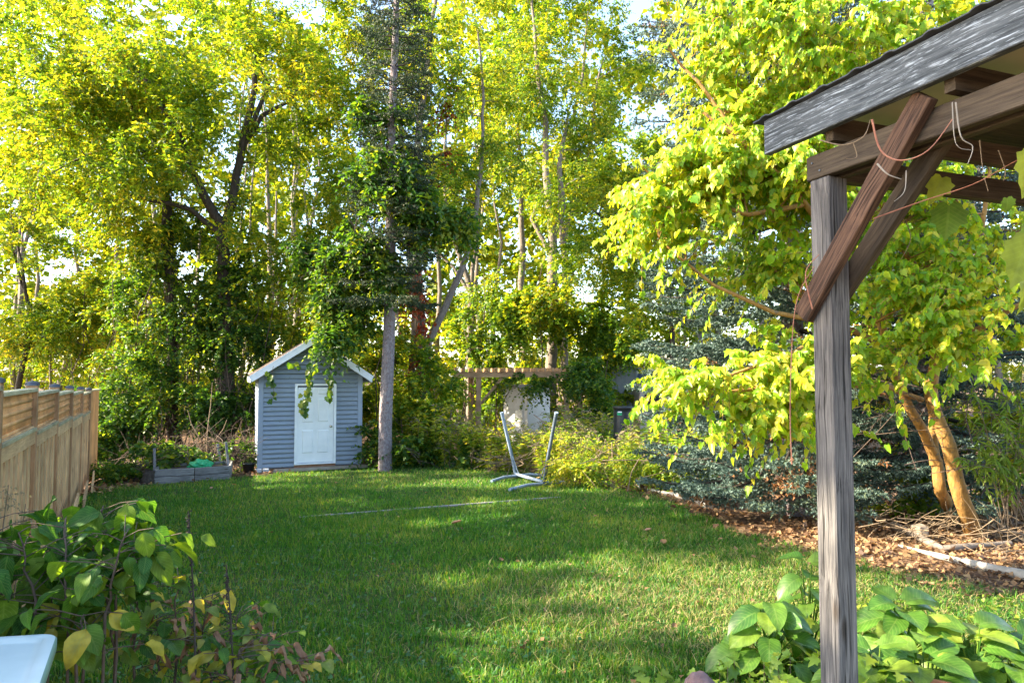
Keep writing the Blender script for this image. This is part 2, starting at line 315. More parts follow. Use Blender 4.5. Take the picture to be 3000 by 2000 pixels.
# ------------------------------------------------------------------ leaf templates (flat data) and leaf meshes
def fan(outl, c=(0, .4), fold=.25, droop=.18):
    o = outl + [(-x, y) for x, y in reversed(outl) if abs(x) > 1e-6]
    V = [(c[0], c[1])] + o; V = np.array([(x, y, abs(x) * fold - droop * y * y) for x, y in V]); n = len(o)
    F = np.array([[0, 1 + (i + 1) % n, 1 + i] for i in range(n)]); return V, F
T_small = (np.array([(0, 0, 0), (-.24, .42, .06), (0, 1, -.15), (.24, .42, .06)]), np.array([[0, 2, 1], [0, 3, 2]]))
T_round = (np.array([(0, 0, 0), (-.42, .35, .08), (0, 1, -.18), (.42, .35, .08)]), np.array([[0, 2, 1], [0, 3, 2]]))
T_narrow = (np.array([(0, 0, 0), (-.09, .45, .02), (0, 1, -.25), (.09, .45, .02)]), np.array([[0, 2, 1], [0, 3, 2]]))
def fold2(outl, fold=.25, droop=.18):
    "two halves folded along the midrib; outl runs base..tip on the left"
    n = len(outl); o = outl + [(-x, y) for x, y in outl[1:-1]]; V = np.array([(x, y, abs(x) * fold - droop * y * y) for x, y in o]); Fl = list(range(n)); Fr = [0] + list(range(n, 2 * n - 2)) + [n - 1]
    return V, np.array([Fl[::-1], Fr])
T_heart = fold2([(0, .08), (.22, -.04), (.36, .25), (.22, .68), (0, 1.05)], fold=.45, droop=.22)
T_heart_old = fan([(0, .06), (.22, -.05), (.42, .12), (.43, .38), (.24, .72), (0, 1.02)])
T_lobed = fan([(0, .04), (.22, -.04), (.42, .10), (.32, .26), (.46, .50), (.25, .55), (0, 1.0)], c=(0, .35))
T_ovate = fan([(0, 0), (.24, .15), (.34, .40), (.24, .70), (0, 1.05)])
def cloud(mb, tpl, pos, d, nrm, size):
    "add one leaf per position: d = tip direction, nrm = rough normal"
    pos = pos.reshape(-1, 3); d = d.reshape(-1, 3); nrm = nrm.reshape(-1, 3); size = np.broadcast_to(size, pos.shape[:1])
    y = d / (np.linalg.norm(d, axis=1)[:, None] + 1e-9)
    z = nrm - y * (nrm * y).sum(1)[:, None]; z /= np.linalg.norm(z, axis=1)[:, None] + 1e-9
    x = np.cross(y, z); Mx = np.stack([x, y, z], 1) * size[:, None, None]
    T, F = tpl; V = np.einsum('kj,njm->nkm', T, Mx) + pos[:, None]
    k = len(T); n = len(pos)
    mb.add(V.reshape(-1, 3), (F[None] + (np.arange(n) * k)[:, None, None]).reshape(-1, F.shape[1]))
def nrmz(a): return a / (np.linalg.norm(a, axis=-1, keepdims=True) + 1e-9)
UP = np.array([0, 0, 1.0])
def sprays(C, O, T, K, L, rng, droop=.35, out=.6, rnd=.8, up=.1):
    N = len(C); d = nrmz(O[:, None] * out + rng.normal(size=(N, T, 3)) * rnd * .6 + UP * up)
    ln = L * rng.uniform(.5, 1.2, (N, T, 1, 1)); t = (np.linspace(.1, 1, K)[None, None, :, None] + rng.uniform(-.04, .04, (N, T, K, 1)))
    p = C[:, None, None] + d[:, :, None] * ln * t; p = p - UP * droop * ln * t * t
    side = nrmz(np.cross(d, UP)); sg = np.where(np.arange(K) % 2, 1., -1.)[None, None, :, None]
    tip = nrmz(d[:, :, None] * .55 + side[:, :, None] * sg * .7 + rng.normal(size=p.shape) * .35 - UP * .35)
    nm = nrmz(UP * .75 + rng.normal(size=p.shape) * .55)
    return p.reshape(-1, 3), tip.reshape(-1, 3), nm.reshape(-1, 3), d, ln
def ell_pts(c, r, n, rng, shell=.45, gap=.0, fr=.45, seed=0):
    out = []; c = np.array(c); r = np.array(r); tries = 0
    while len(out) < n:
        tries += 1
        v = rng.normal(size=3); v /= np.linalg.norm(v); q = v * (rng.random() ** shell); p = c + q * r
        if tries < n * 12 and noise.noise(Vector((p[0] * fr + seed, p[1] * fr, p[2] * fr))) < gap: continue
        if p[2] < gzf(p[0], p[1]) + .1:
            if tries < n * 12: continue
            p[2] = gzf(p[0], p[1]) + .1 + rng.random() * .15
        out.append((p, v))
    return np.array([o[0] for o in out]), np.array([o[1] for o in out])
def grow(mains, C, rng, thin=.012, cap=.55, wob=.10):
    "wood of a tree: main limbs (given) and a branch from the nearest wood to every leaf cluster"
    chains = []; NP = []; NR = []
    for pts, rad in mains:
        pts = [Vector(p) for p in pts]; q = []; rr = []
        for i in range(len(pts) - 1):
            n = max(2, int((pts[i + 1] - pts[i]).length / .45))
            for j in range(n):
                t = j / n; q.append(pts[i].lerp(pts[i + 1], t)); rr.append(rad[i] * (1 - t) + rad[i + 1] * t)
        q.append(pts[-1]); rr.append(rad[-1])
        q = np.array([tuple(v) for v in q]); rr = np.array(rr)
        w = rng.normal(size=q.shape) * (wob * .35); w = (w + np.roll(w, 1, 0) + np.roll(w, -1, 0)) / 2; w[0] = 0; w[-1] = 0; q = q + w
        chains.append((q, rr, 9)); NP.append(q); NR.append(rr)
    NP = np.vstack(NP); NR = np.concatenate(NR); base = NP[0]
    order = np.argsort(np.linalg.norm((C - C.mean(0)) * np.array([1, 1, .6]), axis=1))
    for i in order:
        c = C[i]; dv = c - NP; dist = np.linalg.norm(dv, axis=1)
        cost = dist + np.where(dv[:, 2] < 0, -dv[:, 2] * 1.2, 0) + np.where(NR < thin * 1.1, .5, 0)
        j = int(np.argmin(cost)); p = NP[j]; L = dist[j]
        if L < .15: continue
        n = max(3, min(8, int(L / .35))); t = np.linspace(0, 1, n + 1)[:, None]
        m = p + (c - p) * np.array([.35, .35, .65]) + rng.normal(size=3) * wob * L
        q = (1 - t) ** 2 * p + 2 * t * (1 - t) * m + t * t * c + np.vstack([[0, 0, 0], rng.normal(size=(n - 1, 3)) * wob * .25 * L / n * 2, [0, 0, 0]])
        r0 = min(NR[j] * cap, thin + .016 * L); r0 = max(r0, thin * .6); rr = r0 + (thin * .35 - r0) * t[:, 0] ** .8
        chains.append((q, rr, 5 if r0 > .03 else 4 if r0 > .015 else 3)); NP = np.vstack([NP, q[1:]]); NR = np.concatenate([NR, rr[1:]])
    mb = MB()
    for q, r, k in chains: V, F = tube(q, r, k); mb.add(V, F)
    return mb
def tree(name, label, cat, mains, crowns, leaf, bark, T=9, K=14, L=.7, size=.1, tpl=T_small, group=None, seed=1, gap=-.02, fr=.45, crown_name='crown', thin=.012, droop=.35, twigs=False, twin=None):
    rg = np.random.default_rng(seed); b = Vector(mains[0][0][0])
    t = thing(name, label, cat, b, group)
    C = []; O = []
    for c, r, n in crowns:
        p, v = ell_pts(c, r, n, rg, gap=gap, fr=fr, seed=seed * 3.3); C.append(p); O.append(v)
    C = np.vstack(C); O = np.vstack(O)
    grow(mains, C, rg, thin).build('trunk', M_[bark], t, smooth=True)
    mb = MB(); p, d, n, dd, ln = sprays(C, O, T, K, L, rg, droop)
    cloud(mb, tpl, p, d, n, size * rg.uniform(.45, 1.45, len(p)))
    mb.build(crown_name, M_[leaf], t)
    return t
# ------------------------------------------------------------------ ground
LAWN = [G(-400, 1480), G(200, 1452), G(330, 1436), G(450, 1415), G(760, 1392), G(900, 1372), G(1060, 1366), G(1250, 1345), G(1450, 1355), G(1560, 1385), G(1700, 1418), G(1850, 1432),
        G(2000, 1470), G(2080, 1515), G(2190, 1562), G(2420, 1618), G(2700, 1680), G(3000, 1740), G(3300, 1785)]
LAWN = [(p.x, p.y) for p in LAWN] + [(8, 3.0), (8, 1.5), (-7, 1.5), (-6, 5), (-7.5, 9)]
LW = np.array(LAWN)
def inside(x, y, poly=LW):
    r = np.zeros(len(x), bool); n = len(poly); j = n - 1
    for i in range(n):
        xi, yi = poly[i]; xj, yj = poly[j]
        r ^= ((yi > y) != (yj > y)) & (x < (xj - xi) * (y - yi) / (yj - yi + 1e-12) + xi); j = i
    return r
def lawn_edge_noise(x, y): return .18 * np.sin(x * 3.1 + y) + .12 * np.sin(y * 4.7 - x * 2)
def make_ground():
    xs = np.concatenate([-np.geomspace(400, 14, 14), np.arange(-13, 13.01, .22), np.geomspace(14, 400, 14)])
    ys = np.concatenate([[-60, -20, -5], np.arange(0, 26.01, .22), np.geomspace(27, 600, 16)])
    X, Y = np.meshgrid(xs, ys); Z = gz(X, Y); V = np.stack([X, Y, Z], -1).reshape(-1, 3)
    nx = len(xs); i = np.arange(len(ys) - 1)[:, None] * nx + np.arange(nx - 1)[None]; i = i.ravel()
    mb = MB(); mb.add(V, np.stack([i, i + 1, i + nx + 1, i + nx], 1))
    m, nt, N, out = newmat('soil_and_turf'); L = nt.links.new
    at = N('ShaderNodeAttribute'); at.attribute_name = 'turf'
    g = N('ShaderNodeNewGeometry')
    n1 = N('ShaderNodeTexNoise'); n1.inputs['Scale'].default_value = 1.6; n1.inputs['Detail'].default_value = 8; L(g.outputs['Position'], n1.inputs[0])
    n2 = N('ShaderNodeTexNoise'); n2.inputs['Scale'].default_value = 24; n2.inputs['Detail'].default_value = 6; L(g.outputs['Position'], n2.inputs[0])
    gr = ramp(N, [(.018, .040, .010), (.035, .065, .014), (.10, .10, .035)], [.3, .5, .7]); L(n2.outputs[0], gr.inputs[0])
    so = ramp(N, [(.045, .028, .018), (.13, .08, .05), (.20, .13, .08)], [.3, .5, .75]); L(n2.outputs[0], so.inputs[0])
    mx = N('ShaderNodeMixRGB'); L(at.outputs['Fac'], mx.inputs[0]); L(so.outputs[0], mx.inputs[1]); L(gr.outputs[0], mx.inputs[2])
    p = N('ShaderNodeBsdfPrincipled'); L(mx.outputs[0], p.inputs['Base Color']); p.inputs['Roughness'].default_value = .95; p.inputs['Specular IOR Level'].default_value = .1
    b = N('ShaderNodeBump'); b.inputs['Strength'].default_value = .8; b.inputs['Distance'].default_value = .03; L(n2.outputs[0], b.inputs['Height']); L(b.outputs[0], p.inputs['Normal']); L(p.outputs[0], out.inputs[0])
    o = mb.build('ground', m, smooth=True, kind='structure')
    a = o.data.attributes.new('turf', 'FLOAT', 'POINT'); a.data.foreach_set('value', inside(V[:, 0], V[:, 1]).astype(np.float32))
make_ground()

def blades(n, dmin, dmax, h, w, power, mat, name, seed, mask=None, bend=.45, segs=1, group=None):
    rg = np.random.default_rng(seed)
    u = rg.random(n * 3); y = (dmin ** (1 - power) + u * (dmax ** (1 - power) - dmin ** (1 - power))) ** (1 / (1 - power)) if power != 1 else dmin * (dmax / dmin) ** u
    x = rg.uniform(-.80, .80, len(y)) * y
    k = inside(x + lawn_edge_noise(x, y), y + lawn_edge_noise(y, x) * .7)
    if mask is not None: k &= mask(x, y, rg)
    x = x[k][:n]; y = y[k][:n]; m = len(x)
    # tufts: pull blades together and vary their height over the lawn
    tall = .65 + .55 * (np.sin(x * 2.3 + 1.7 * np.sin(y * 1.9)) * np.sin(y * 2.9 + x) * .5 + .5) + .5 * (np.sin(x * 9 + y * 5) * np.sin(y * 11 - x * 6) > .45)
    hh = h * tall * rg.uniform(.5, 1.25, m); ww = w * rg.uniform(.6, 1.4, m)
    a = rg.uniform(0, 2 * np.pi, m); dx = np.cos(a); dy = np.sin(a); b = rg.uniform(0, np.pi * 2, m); bn = bend * rg.uniform(.3, 1.6, m) * hh
    B = np.stack([x, y, gz(x, y) - .004], 1); s = np.stack([dx, dy, dx * 0], 1) * (ww / 2)[:, None]; l = np.stack([np.cos(b), np.sin(b), b * 0], 1) * bn[:, None]
    mb = MB()
    if segs == 1:
        V = np.stack([B - s, B + s, B + l + UP * hh[:, None]], 1); F = np.array([[0, 1, 2]]); k = 3
    else:
        V = np.stack([B - s, B + s, B + l * .35 + s * .8 + UP * hh[:, None] * .62, B + l * .35 - s * .8 + UP * hh[:, None] * .62, B + l * 1.3 + UP * hh[:, None] * .95], 1)
        F = np.array([[0, 1, 2], [0, 2, 3], [3, 2, 4]]); k = 5
    mb.add(V.reshape(-1, 3), (F[None] + (np.arange(m) * k)[:, None, None]).reshape(-1, 3))
    return mb.build(name, M_[mat], kind='stuff')
def dry_sunlit_mask(x, y, rg):  # dry turf, plus golden blades thickened to brighten the sunlit patches
    d = 1.3 * np.exp(-((x - 3.3) ** 2 / 3.5 + (y - 7.2) ** 2 / 3.0)) + .9 * np.exp(-((x - 1.4) ** 2 / 2.2 + (y - 6.3) ** 2 / 1.6)) + .8 * np.exp(-((x + 1.5) ** 2 / 9 + (y - 15.6) ** 2 / .8)) + .5 * np.exp(-((x - 2.4) ** 2 / 2 + (y - 13) ** 2 / 6))
    return rg.random(len(x)) < np.clip(d + .06 * (np.sin(x * 5) * np.sin(y * 4) > .4), .035, .95)
blades(88000, 3.6, 10.5, .068, .0078, 1.6, 'grass', 'grass', 1, lambda x, y, rg: rg.random(len(x)) < (10.5 - y) / 3.5, segs=2)
blades(100000, 6.8, 22.0, .066, .015, 1.4, 'grass', 'grass', 2, lambda x, y, rg: rg.random(len(x)) < (y - 6.8) / 3)
blades(24000, 4.2, 10.0, .06, .007, 1.4, 'dry', 'dry_sunlit_grass', 3, dry_sunlit_mask, bend=1.2, segs=2)
blades(17000, 9.0, 18.0, .06, .016, 1.2, 'dry', 'dry_sunlit_grass', 4, dry_sunlit_mask, bend=1.0)
def clover():
    rg = np.random.default_rng(9); n = 9000; y = 3.8 * (16 / 3.8) ** rg.random(n); x = rg.uniform(-.8, .8, n) * y
    ok = inside(x, y) & ((np.sin(x * 1.9 + 2) * np.sin(y * 1.5 + x) > .1) | (x < -.5 - .1 * y)) & (rg.random(n) < np.clip(1.1 - .35 * (x + .5), .1, 1)); x = x[ok]; y = y[ok]; m = len(x)
    pos = np.stack([x, y, gz(x, y) + rg.uniform(.03, .06, m)], 1); d = rg.normal(size=(m, 3)); d[:, 2] *= .25
    mb = MB(); cloud(mb, T_round, pos, d, UP + rg.normal(size=(m, 3)) * .35, rg.uniform(.025, .05, m)); mb.build('clover', M_['clover'], kind='stuff')
clover()
def lawn_litter():
    rg = np.random.default_rng(15); n = 1500; y = 4.2 * (18 / 4.2) ** rg.random(n); x = rg.uniform(-.8, .8, n) * y; k = inside(x, y) & (rg.random(n) < .35 + .5 * (x > 0) + .4 * (y > 13)); x = x[k]; y = y[k]; m = len(x)
    pos = np.stack([x, y, gz(x, y) + rg.uniform(.02, .05, m)], 1); d = rg.normal(size=(m, 3)); d[:, 2] *= .3; mb = MB(); cloud(mb, T_round, pos, d, UP + rg.normal(size=(m, 3)) * .5, rg.uniform(.02, .05, m)); mb.build('leaf_crumbs', M_['litter'], kind='stuff')
lawn_litter()
BED = [(p.x, p.y) for p in (G(2120, 1575), G(2300, 1560), G(2700, 1480), G(3200, 1480), G(3300, 1850), G(3000, 1770), G(2700, 1712), G(2420, 1650))]
def litter():
    rg = np.random.default_rng(5); P_ = []
    b = np.array(BED); mn, mx_ = b.min(0), b.max(0); q = rg.uniform(mn, mx_, (16000, 2)); q = q[inside(q[:, 0] + .2 * np.sin(q[:, 1] * 4), q[:, 1], b)][:9000]
    q2 = np.stack([rg.uniform(-9, 8, 5000), rg.uniform(13.5, 22, 5000)], 1); q2 = q2[~inside(q2[:, 0], q2[:, 1])]
    q3 = np.stack([rg.uniform(2.2, 7, 2000), rg.uniform(9, 14, 2000)], 1); q3 = q3[~inside(q3[:, 0], q3[:, 1])]
    a = np.array(LAWN[1:19]); k = rg.integers(0, len(a) - 1, 1000); tt = rg.random((1000, 1)); q4 = a[k] * (1 - tt) + a[k + 1] * tt + rg.normal(size=(1000, 2)) * .18
    q = np.vstack([q, q2, q3, q4]); m = len(q); pos = np.stack([q[:, 0], q[:, 1], gz(q[:, 0], q[:, 1]) + rg.uniform(.004, .05, m)], 1)
    d = rg.normal(size=(m, 3)); d[:, 2] *= .3; mb = MB(); cloud(mb, T_round, pos, d, UP * .8 + rg.normal(size=(m, 3)) * .5, rg.uniform(.04, .10, m) * np.clip(q[:, 1] / 9, .8, 1.4)); mb.build('leaf_litter', M_['litter'], kind='stuff')
litter()

# ------------------------------------------------------------------ blue-grey garden shed
A0 = Vector((-6.27, 17.0, 0)); SU = Vector((-math.sin(R(22.3)), math.cos(R(22.3)), 0)); SV = Vector((math.cos(R(22.3)), math.sin(R(22.3)), 0)); Z = Vector((0, 0, 1))
SW, SD, ZF, ZE, ZP = 2.50, 3.0, -.34, 1.98, 2.80
def sp(v, u, z): return A0 + SV * v + SU * u + Z * z
shed = thing('garden_shed', 'small blue grey garden shed with a white six panel door under hanging vines', 'shed', sp(SW / 2, SD / 2, -.42))
mb = MB()
V = [sp(v, u, z) for u in (.03, SD) for v, z in ((.03, ZF), (SW - .03, ZF), (SW - .03, ZE), (SW / 2, ZP - .05), (.03, ZE))]
mb.add([tuple(q) for q in V], np.array([[0, 1, 6, 5], [1, 2, 7, 6], [2, 3, 8, 7], [3, 4, 9, 8], [4, 0, 5, 9], [1, 0, 4, 2], [6, 7, 9, 5]])); mb.add([tuple(q) for q in V], np.array([[2, 4, 3], [7, 8, 9]]))
mb.build('wall', M_['siding'], shed)
BH = .1165
def siding(v0b, v1b, v0t, v1t, z, h, org, along, out, name='siding_board'):
    # dutch lap profile, lower edge proud
    prof = [(0.0, 0), (.022, 0), (.018, h * .48), (.010, h * .52), (.012, h * .94), (.0, h)]
    V = []
    for e, (b, t) in enumerate(((v0b, v0t), (v1b, v1t))):
        for o, zz in prof:
            vv = b + (t - b) * zz / h; V.append(tuple(org + along * vv + out * o + Z * (z + zz)))
    F = [[i, (i + 1) % 6, 6 + (i + 1) % 6, 6 + i] for i in range(6)]
    m = MB(); m.add(V, np.array(F)); m.add(V, np.array([[0, 5, 4, 3, 2, 1], [6, 7, 8, 9, 10, 11]])); return m.build(name, M_['siding'], shed)
DV0, DV1, DZ1 = .87, 1.83, 1.715
slope = (ZP - ZE) / (SW / 2)
z = ZF; k = 0
while z < ZP - .16:
    zt = z + BH
    def lim(zz): return .09 if zz < ZE - .05 else max(.02, (zz - ZE) / slope + .03)
    a, b = lim(z), lim(zt)
    if z < ZE - .1: a = b = .09
    if zt <= DZ1 + .05:
        siding(a, DV0 - .03, b, DV0 - .03, z, BH, A0, SV, -SU); siding(DV1 + .03, SW - a, DV1 + .03, SW - b, z, BH, A0, SV, -SU)
    else: siding(a, SW - a, b, SW - b, z, BH, A0, SV, -SU)
    if zt < ZE - .05: siding(.06, SD, .06, SD, z, BH, A0, SU, -SV)
    z += BH
for v0, v1 in ((-.03, .09), (SW - .09, SW + .03)):
    c = sp((v0 + v1) / 2, -.012, 0); plank('corner_trim', sp((v0 + v1) / 2, -.008, ZF - .01), sp((v0 + v1) / 2, -.008, ZE), .12, .045, SV, M_['trim'], shed)
plank('corner_trim', sp(-.012, .06, ZF - .01), sp(-.012, .06, ZE), .10, .04, SU, M_['trim'], shed)
# roof
OV, OF = .20, .28
def roofpt(s, dist, u, up): # dist from ridge horizontally
    v = SW / 2 + s * dist; return sp(v, u, ZP + .02 - dist * slope + up)
EW = SW / 2 + OV
roof = MB()
for s in (-1, 1):
    V = [roofpt(s, dd, u, up) for u in (-OF, SD + .2) for dd, up in ((0, .10), (EW, .10), (EW, .03), (0, .03))]
    roof.add([tuple(q) for q in V], np.array([[0, 1, 5, 4], [1, 2, 6, 5], [2, 3, 7, 6], [3, 2, 1, 0], [4, 5, 6, 7]]))
rf = roof.build('roof', M_['rooftop'], shed)
for s in (-1, 1):
    for r in range(10):
        d0 = EW * (r + 1) / 10 + .01; d1 = EW * r / 10 - .02
        for q in range(12):
            u0 = -OF - .01 + q * (SD + .5) / 12 + (r % 2) * .1; u1 = min(u0 + (SD + .5) / 12 - .015, SD + .22)
            m = MB(); pts = [roofpt(s, dd, u, up) for u in (u0, u1) for dd, up in ((d0, .118), (max(d1, 0), .106), (max(d1, 0), .101), (d0, .103))]
            m.add([tuple(p) for p in pts], np.array([[0, 1, 5, 4], [0, 4, 7, 3], [0, 3, 2, 1], [4, 5, 6, 7]])); 
            if r == 0 or 1: m.build('shingle', M_['shingle'], rf)
for s in (-1, 1):
    a = roofpt(s, EW + .03, -OF - .02, .02); b = roofpt(s, 0.006, -OF - .02, .02)
    for off, w_, t_, nm in ((0, .155, .03, 'fascia'), (.0, .03, .045, 'drip_edge')):
        nrm_ = Vector((0, 0, 1)); dz = .075 if nm == 'drip_edge' else 0
        plank(nm, a + Z * dz, b + Z * dz, w_, t_, Z, M_['wtrim'], shed)
    plank('eave_fascia', roofpt(s, EW + .02, -OF, -.0), roofpt(s, EW + .02, SD + .2, -.0), .14, .025, Z, M_['wtrim'], shed)
    m = MB(); pts = [roofpt(s, EW, -OF, -.06), roofpt(s, EW, SD + .2, -.06), roofpt(s, SW / 2 - .05, SD + .2, -.06 if 0 else -.02), roofpt(s, SW / 2 - .05, -OF, -.02)]
    m.add([tuple(p) for p in pts], np.array([[0, 1, 2, 3]])); m.build('soffit', M_['beige'], shed)
# door
dm = bmesh.new(); W, H = DV1 - DV0 - .07, DZ1 - ZF - .16
xs = [0, .115, .39, W - .39, W - .115, W]; xs = [0, .12, W / 2 - .055, W / 2 + .055, W - .12, W]
zs = [0, .24, .82, 1.02, 1.62, 1.72, 1.86, H]
vv = [[dm.verts.new((x, 0, zz)) for x in xs] for zz in zs]
for i in range(len(zs) - 1):
    for j in range(len(xs) - 1): dm.faces.new((vv[i][j], vv[i][j + 1], vv[i + 1][j + 1], vv[i + 1][j]))
dm.faces.ensure_lookup_table(); pan = [f for k, f in enumerate(dm.faces) if (k // 5) in (1, 3, 5) and (k % 5) in (1, 3)]
r_ = bmesh.ops.inset_individual(dm, faces=pan, thickness=.018, depth=-.022); bmesh.ops.inset_individual(dm, faces=pan, thickness=.03, depth=.014)
geo = bmesh.ops.extrude_face_region(dm, geom=dm.faces[:]); 
for g_ in geo['geom']:
    if isinstance(g_, bmesh.types.BMVert): g_.co.y = .04
bmesh.ops.recalc_face_normals(dm, faces=dm.faces[:])
me = bpy.data.meshes.new('door'); dm.to_mesh(me); dm.free(); me.materials.append(M_['door'])
Md = Matrix((SV, SU, Z)).transposed().to_4x4(); Md.translation = sp(DV0 + .035, -.03, ZF + .10)
door = put('door', me, shed, Md)
kb = MB(); kc = sp(DV1 - .10, -.035, ZF + 1.0)
kb.tube([kc, kc - SU * .012], .034, 14); kb.tube([kc - SU * .01, kc - SU * .035, kc - SU * .045, kc - SU * .07, kc - SU * .078], [.012, .014, .028, .030, .015], 14); kb.build('door_knob', M_['chrome'], door, smooth=True)
for a, b, w_ in ((sp(DV0, -.02, ZF + .06), sp(DV0, -.02, DZ1), .06), (sp(DV1, -.02, ZF + .06), sp(DV1, -.02, DZ1), .06)): plank('door_frame', a, b, w_, .075, SV, M_['door'], shed)
plank('door_frame', sp(DV0 - .03, -.02, DZ1 + .012), sp(DV1 + .03, -.02, DZ1 + .012), .05, .078, Z, M_['door'], shed)
plank('door_sill', sp(DV0 - .02, -.05, ZF + .075), sp(DV1 + .02, -.05, ZF + .075), .10, .03, SU, M_['wtrim'], shed)
plank('sill_board', sp(DV0 - .03, -.01, ZF + .005), sp(DV1 + .03, -.01, ZF + .005), .11, .05, Z, M_['skid'], shed)
plank('floor_frame', sp(-.02, .02, ZF - .06), sp(SW, .02, ZF - .06), .09, .06, Z, M_['skid'], shed)
plank('ramp_board', sp(.30, -.12, ZF - .055), sp(SW + .15, -.12, ZF - .045), .13, .07, SU, M_['skid_lt'], shed)
for i, (v, u) in enumerate(((.0, -.10), (.17, -.12))):
    q = sp(v, u, 0); q.z = gzf(q.x, q.y) + .05
    o = plank('concrete_block', q - SV * .075, q + SV * .075, .13, .10, SU, M_['concrete'], bev=.012)
    tag(o, ('pale concrete block under the left corner of the blue grey shed', 'pale broken concrete block just right of the shed corner block')[i], 'concrete block', 'blocks at the shed corner')

# ------------------------------------------------------------------ board fence on the left
FX = lambda d: (430 - 1500) / 2000 * d - 2517 / 2000 + 0 * d     # x of the fence line at depth d
def FP(d): x = FX(d); return Vector((x, d, gzf(x, d)))
fd = [1.9, 3.8, 5.7, 7.58, 9.44, 11.3, 13.15, 15.0]
fence = thing('board_fence', 'new pale cedar board fence with lattice top stepping down the left side of the lawn', 'fence', FP(11.3))
FU = (FP(15) - FP(7.6)); FU.z = 0; FU.normalize(); FN = Vector((FU.y, -FU.x, 0))  # FN faces the lawn
caps = []
tops = []
for i, d in enumerate(fd):
    b = FP(d); tops.append(EYE - (1128 - 1095) / 2000 * 7.58 + (-.055 * (i - 3)) - .0)
zt = {i: t for i, t in enumerate(tops)}
for i, d in enumerate(fd):
    b = FP(d); t = zt[i]
    p = plank('fence_post', b - Z * .1, Vector((b.x, b.y, t)), .105, .105, FU, M_['cedar_post'], fence, bev=.004)
    m = MB(); s = .062; hh = [(.062, 0), (.062, .03), (.045, .042), (0.0, .06)]
    V = []
    for r_, zz in hh[:3]:
        V += [tuple(Vector((b.x, b.y, t + zz - .004)) + FU * (sx * r_) + FN * (sy * r_)) for sx, sy in ((-1, -1), (1, -1), (1, 1), (-1, 1))]
    V.append(tuple(Vector((b.x, b.y, t + .056))))
    m.add(V, np.array([[a * 4 + j, a * 4 + (j + 1) % 4, a * 4 + 4 + (j + 1) % 4, a * 4 + 4 + j] for a in range(2) for j in range(4)])); m.add(V, np.array([[8, 9, 12], [9, 10, 12], [10, 11, 12], [11, 8, 12]])); m.build('post_cap', M_['post_cap'], p)
for i in range(len(fd) - 1):
    a, b = FP(fd[i]), FP(fd[i + 1]); t = zt[i + 1] - .05
    a0 = a + FU * .053; b0 = b - FU * .053; ln = (b0 - a0).length
    def at(s, z): q = a0.lerp(b0, s); return Vector((q.x, q.y, z))
    gb = (a.z + b.z) / 2
    plank('cap_rail', at(0, t), at(1, t), .125, .038, FN, M_['cedar_grn'], fence, bev=.003)
    plank('middle_rail', at(0, t - .43) + FN * .01, at(1, t - .43) + FN * .01, .105, .038, FN, M_['cedar_grn'], fence, bev=.003)
    plank('face_rail', at(0, t - .52) + FN * .032, at(1, t - .52) + FN * .032, .135, .03, Z, M_['cedar'], fence, bev=.003)
    plank('inner_rail', at(0, gb + .18) - FN * .03, at(1, gb + .18) - FN * .03, .09, .038, Z, M_['cedar'], fence)
    n = int(ln / .135)
    for j in range(n):
        s0 = (j + .5) / n; w_ = .137 if j % 2 else .139
        off = FN * (.014 if j % 2 else -.016)
        q = at(s0, 0) + off
        plank('fence_board', Vector((q.x, q.y, gb + .03 + .02 * random.random())), Vector((q.x, q.y, t - .45)), ln / n + (.02 if j % 2 else -.006), .019, FU, M_['cedar'], fence)
    lat = MB(); nl = int(ln / .062)
    for j in range(nl):
        c = at((j + .5) / nl, t - .225); Mx = Matrix((FU, FN, Z)).transposed(); lat.box(tuple(c), (.0215, .005, .205), Mx.to_4x4())
    nh = 4
    for j in range(nh):
        c = at(.5, t - .08 - (j + .3) * .092) + FN * .011; lat.box(tuple(c), (ln / 2, .004, .019), Matrix((FU, FN, Z)).transposed().to_4x4())
    lat.build('lattice', M_['cedar_lat'], fence)
    for off in (-.04, .04): plank('lattice_stop', at(0, t - .405) + FN * off * .6, at(1, t - .405) + FN * off * .6, .02, .02, Z, M_['cedar'], fence)
# rake boards lying against the foot of the fence
for (x0, y0, x1, y1, d0, d1) in ((-20, 1660, 165, 1512, 5.9, 8.2), (155, 1545, 199, 1450, 9.6, 11.2), (202, 1495, 232, 1418, 11.6, 13.0), (236, 1478, 258, 1402, 13.4, 14.6)):
    a = P(x0, y0, d0); b = P(x1, y1, d1)
    a = FP(d0) + FN * .22; a.z = gzf(a.x, a.y) + .12; b = FP(d1) + FN * .17; b.z = gzf(b.x, b.y) + .28
    plank('kick_board', a, b, .14, .03, Z, M_['cedar'], fence)
# short return panel behind the last post
e = FP(15.0); rd = (FU * .5 - FN).normalized()
rd = (FU * .9 + FN * .1).normalized()
for j in range(8):
    q = e + rd * (.13 + j * .14) ; plank('fence_board', Vector((q.x, q.y, gzf(q.x, q.y) + .03)), Vector((q.x, q.y, zt[7] - .03)), .135, .019, rd, M_['cedar_lat'], fence)
q = e + rd * 1.2; plank('cap_rail', e + Z * (zt[7] - e.z - .02) + rd * .06, Vector((q.x, q.y, zt[7] - .02)), .10, .035, FN, M_['cedar_grn'], fence)
o = plank('tall_stake', FP(15.3) - FN * .25 + Z * 0, P(262, 1138, 15.4), .06, .04, FU, M_['stake'])
tag(o, 'weathered grey stake standing up behind the last fence post', 'stake')

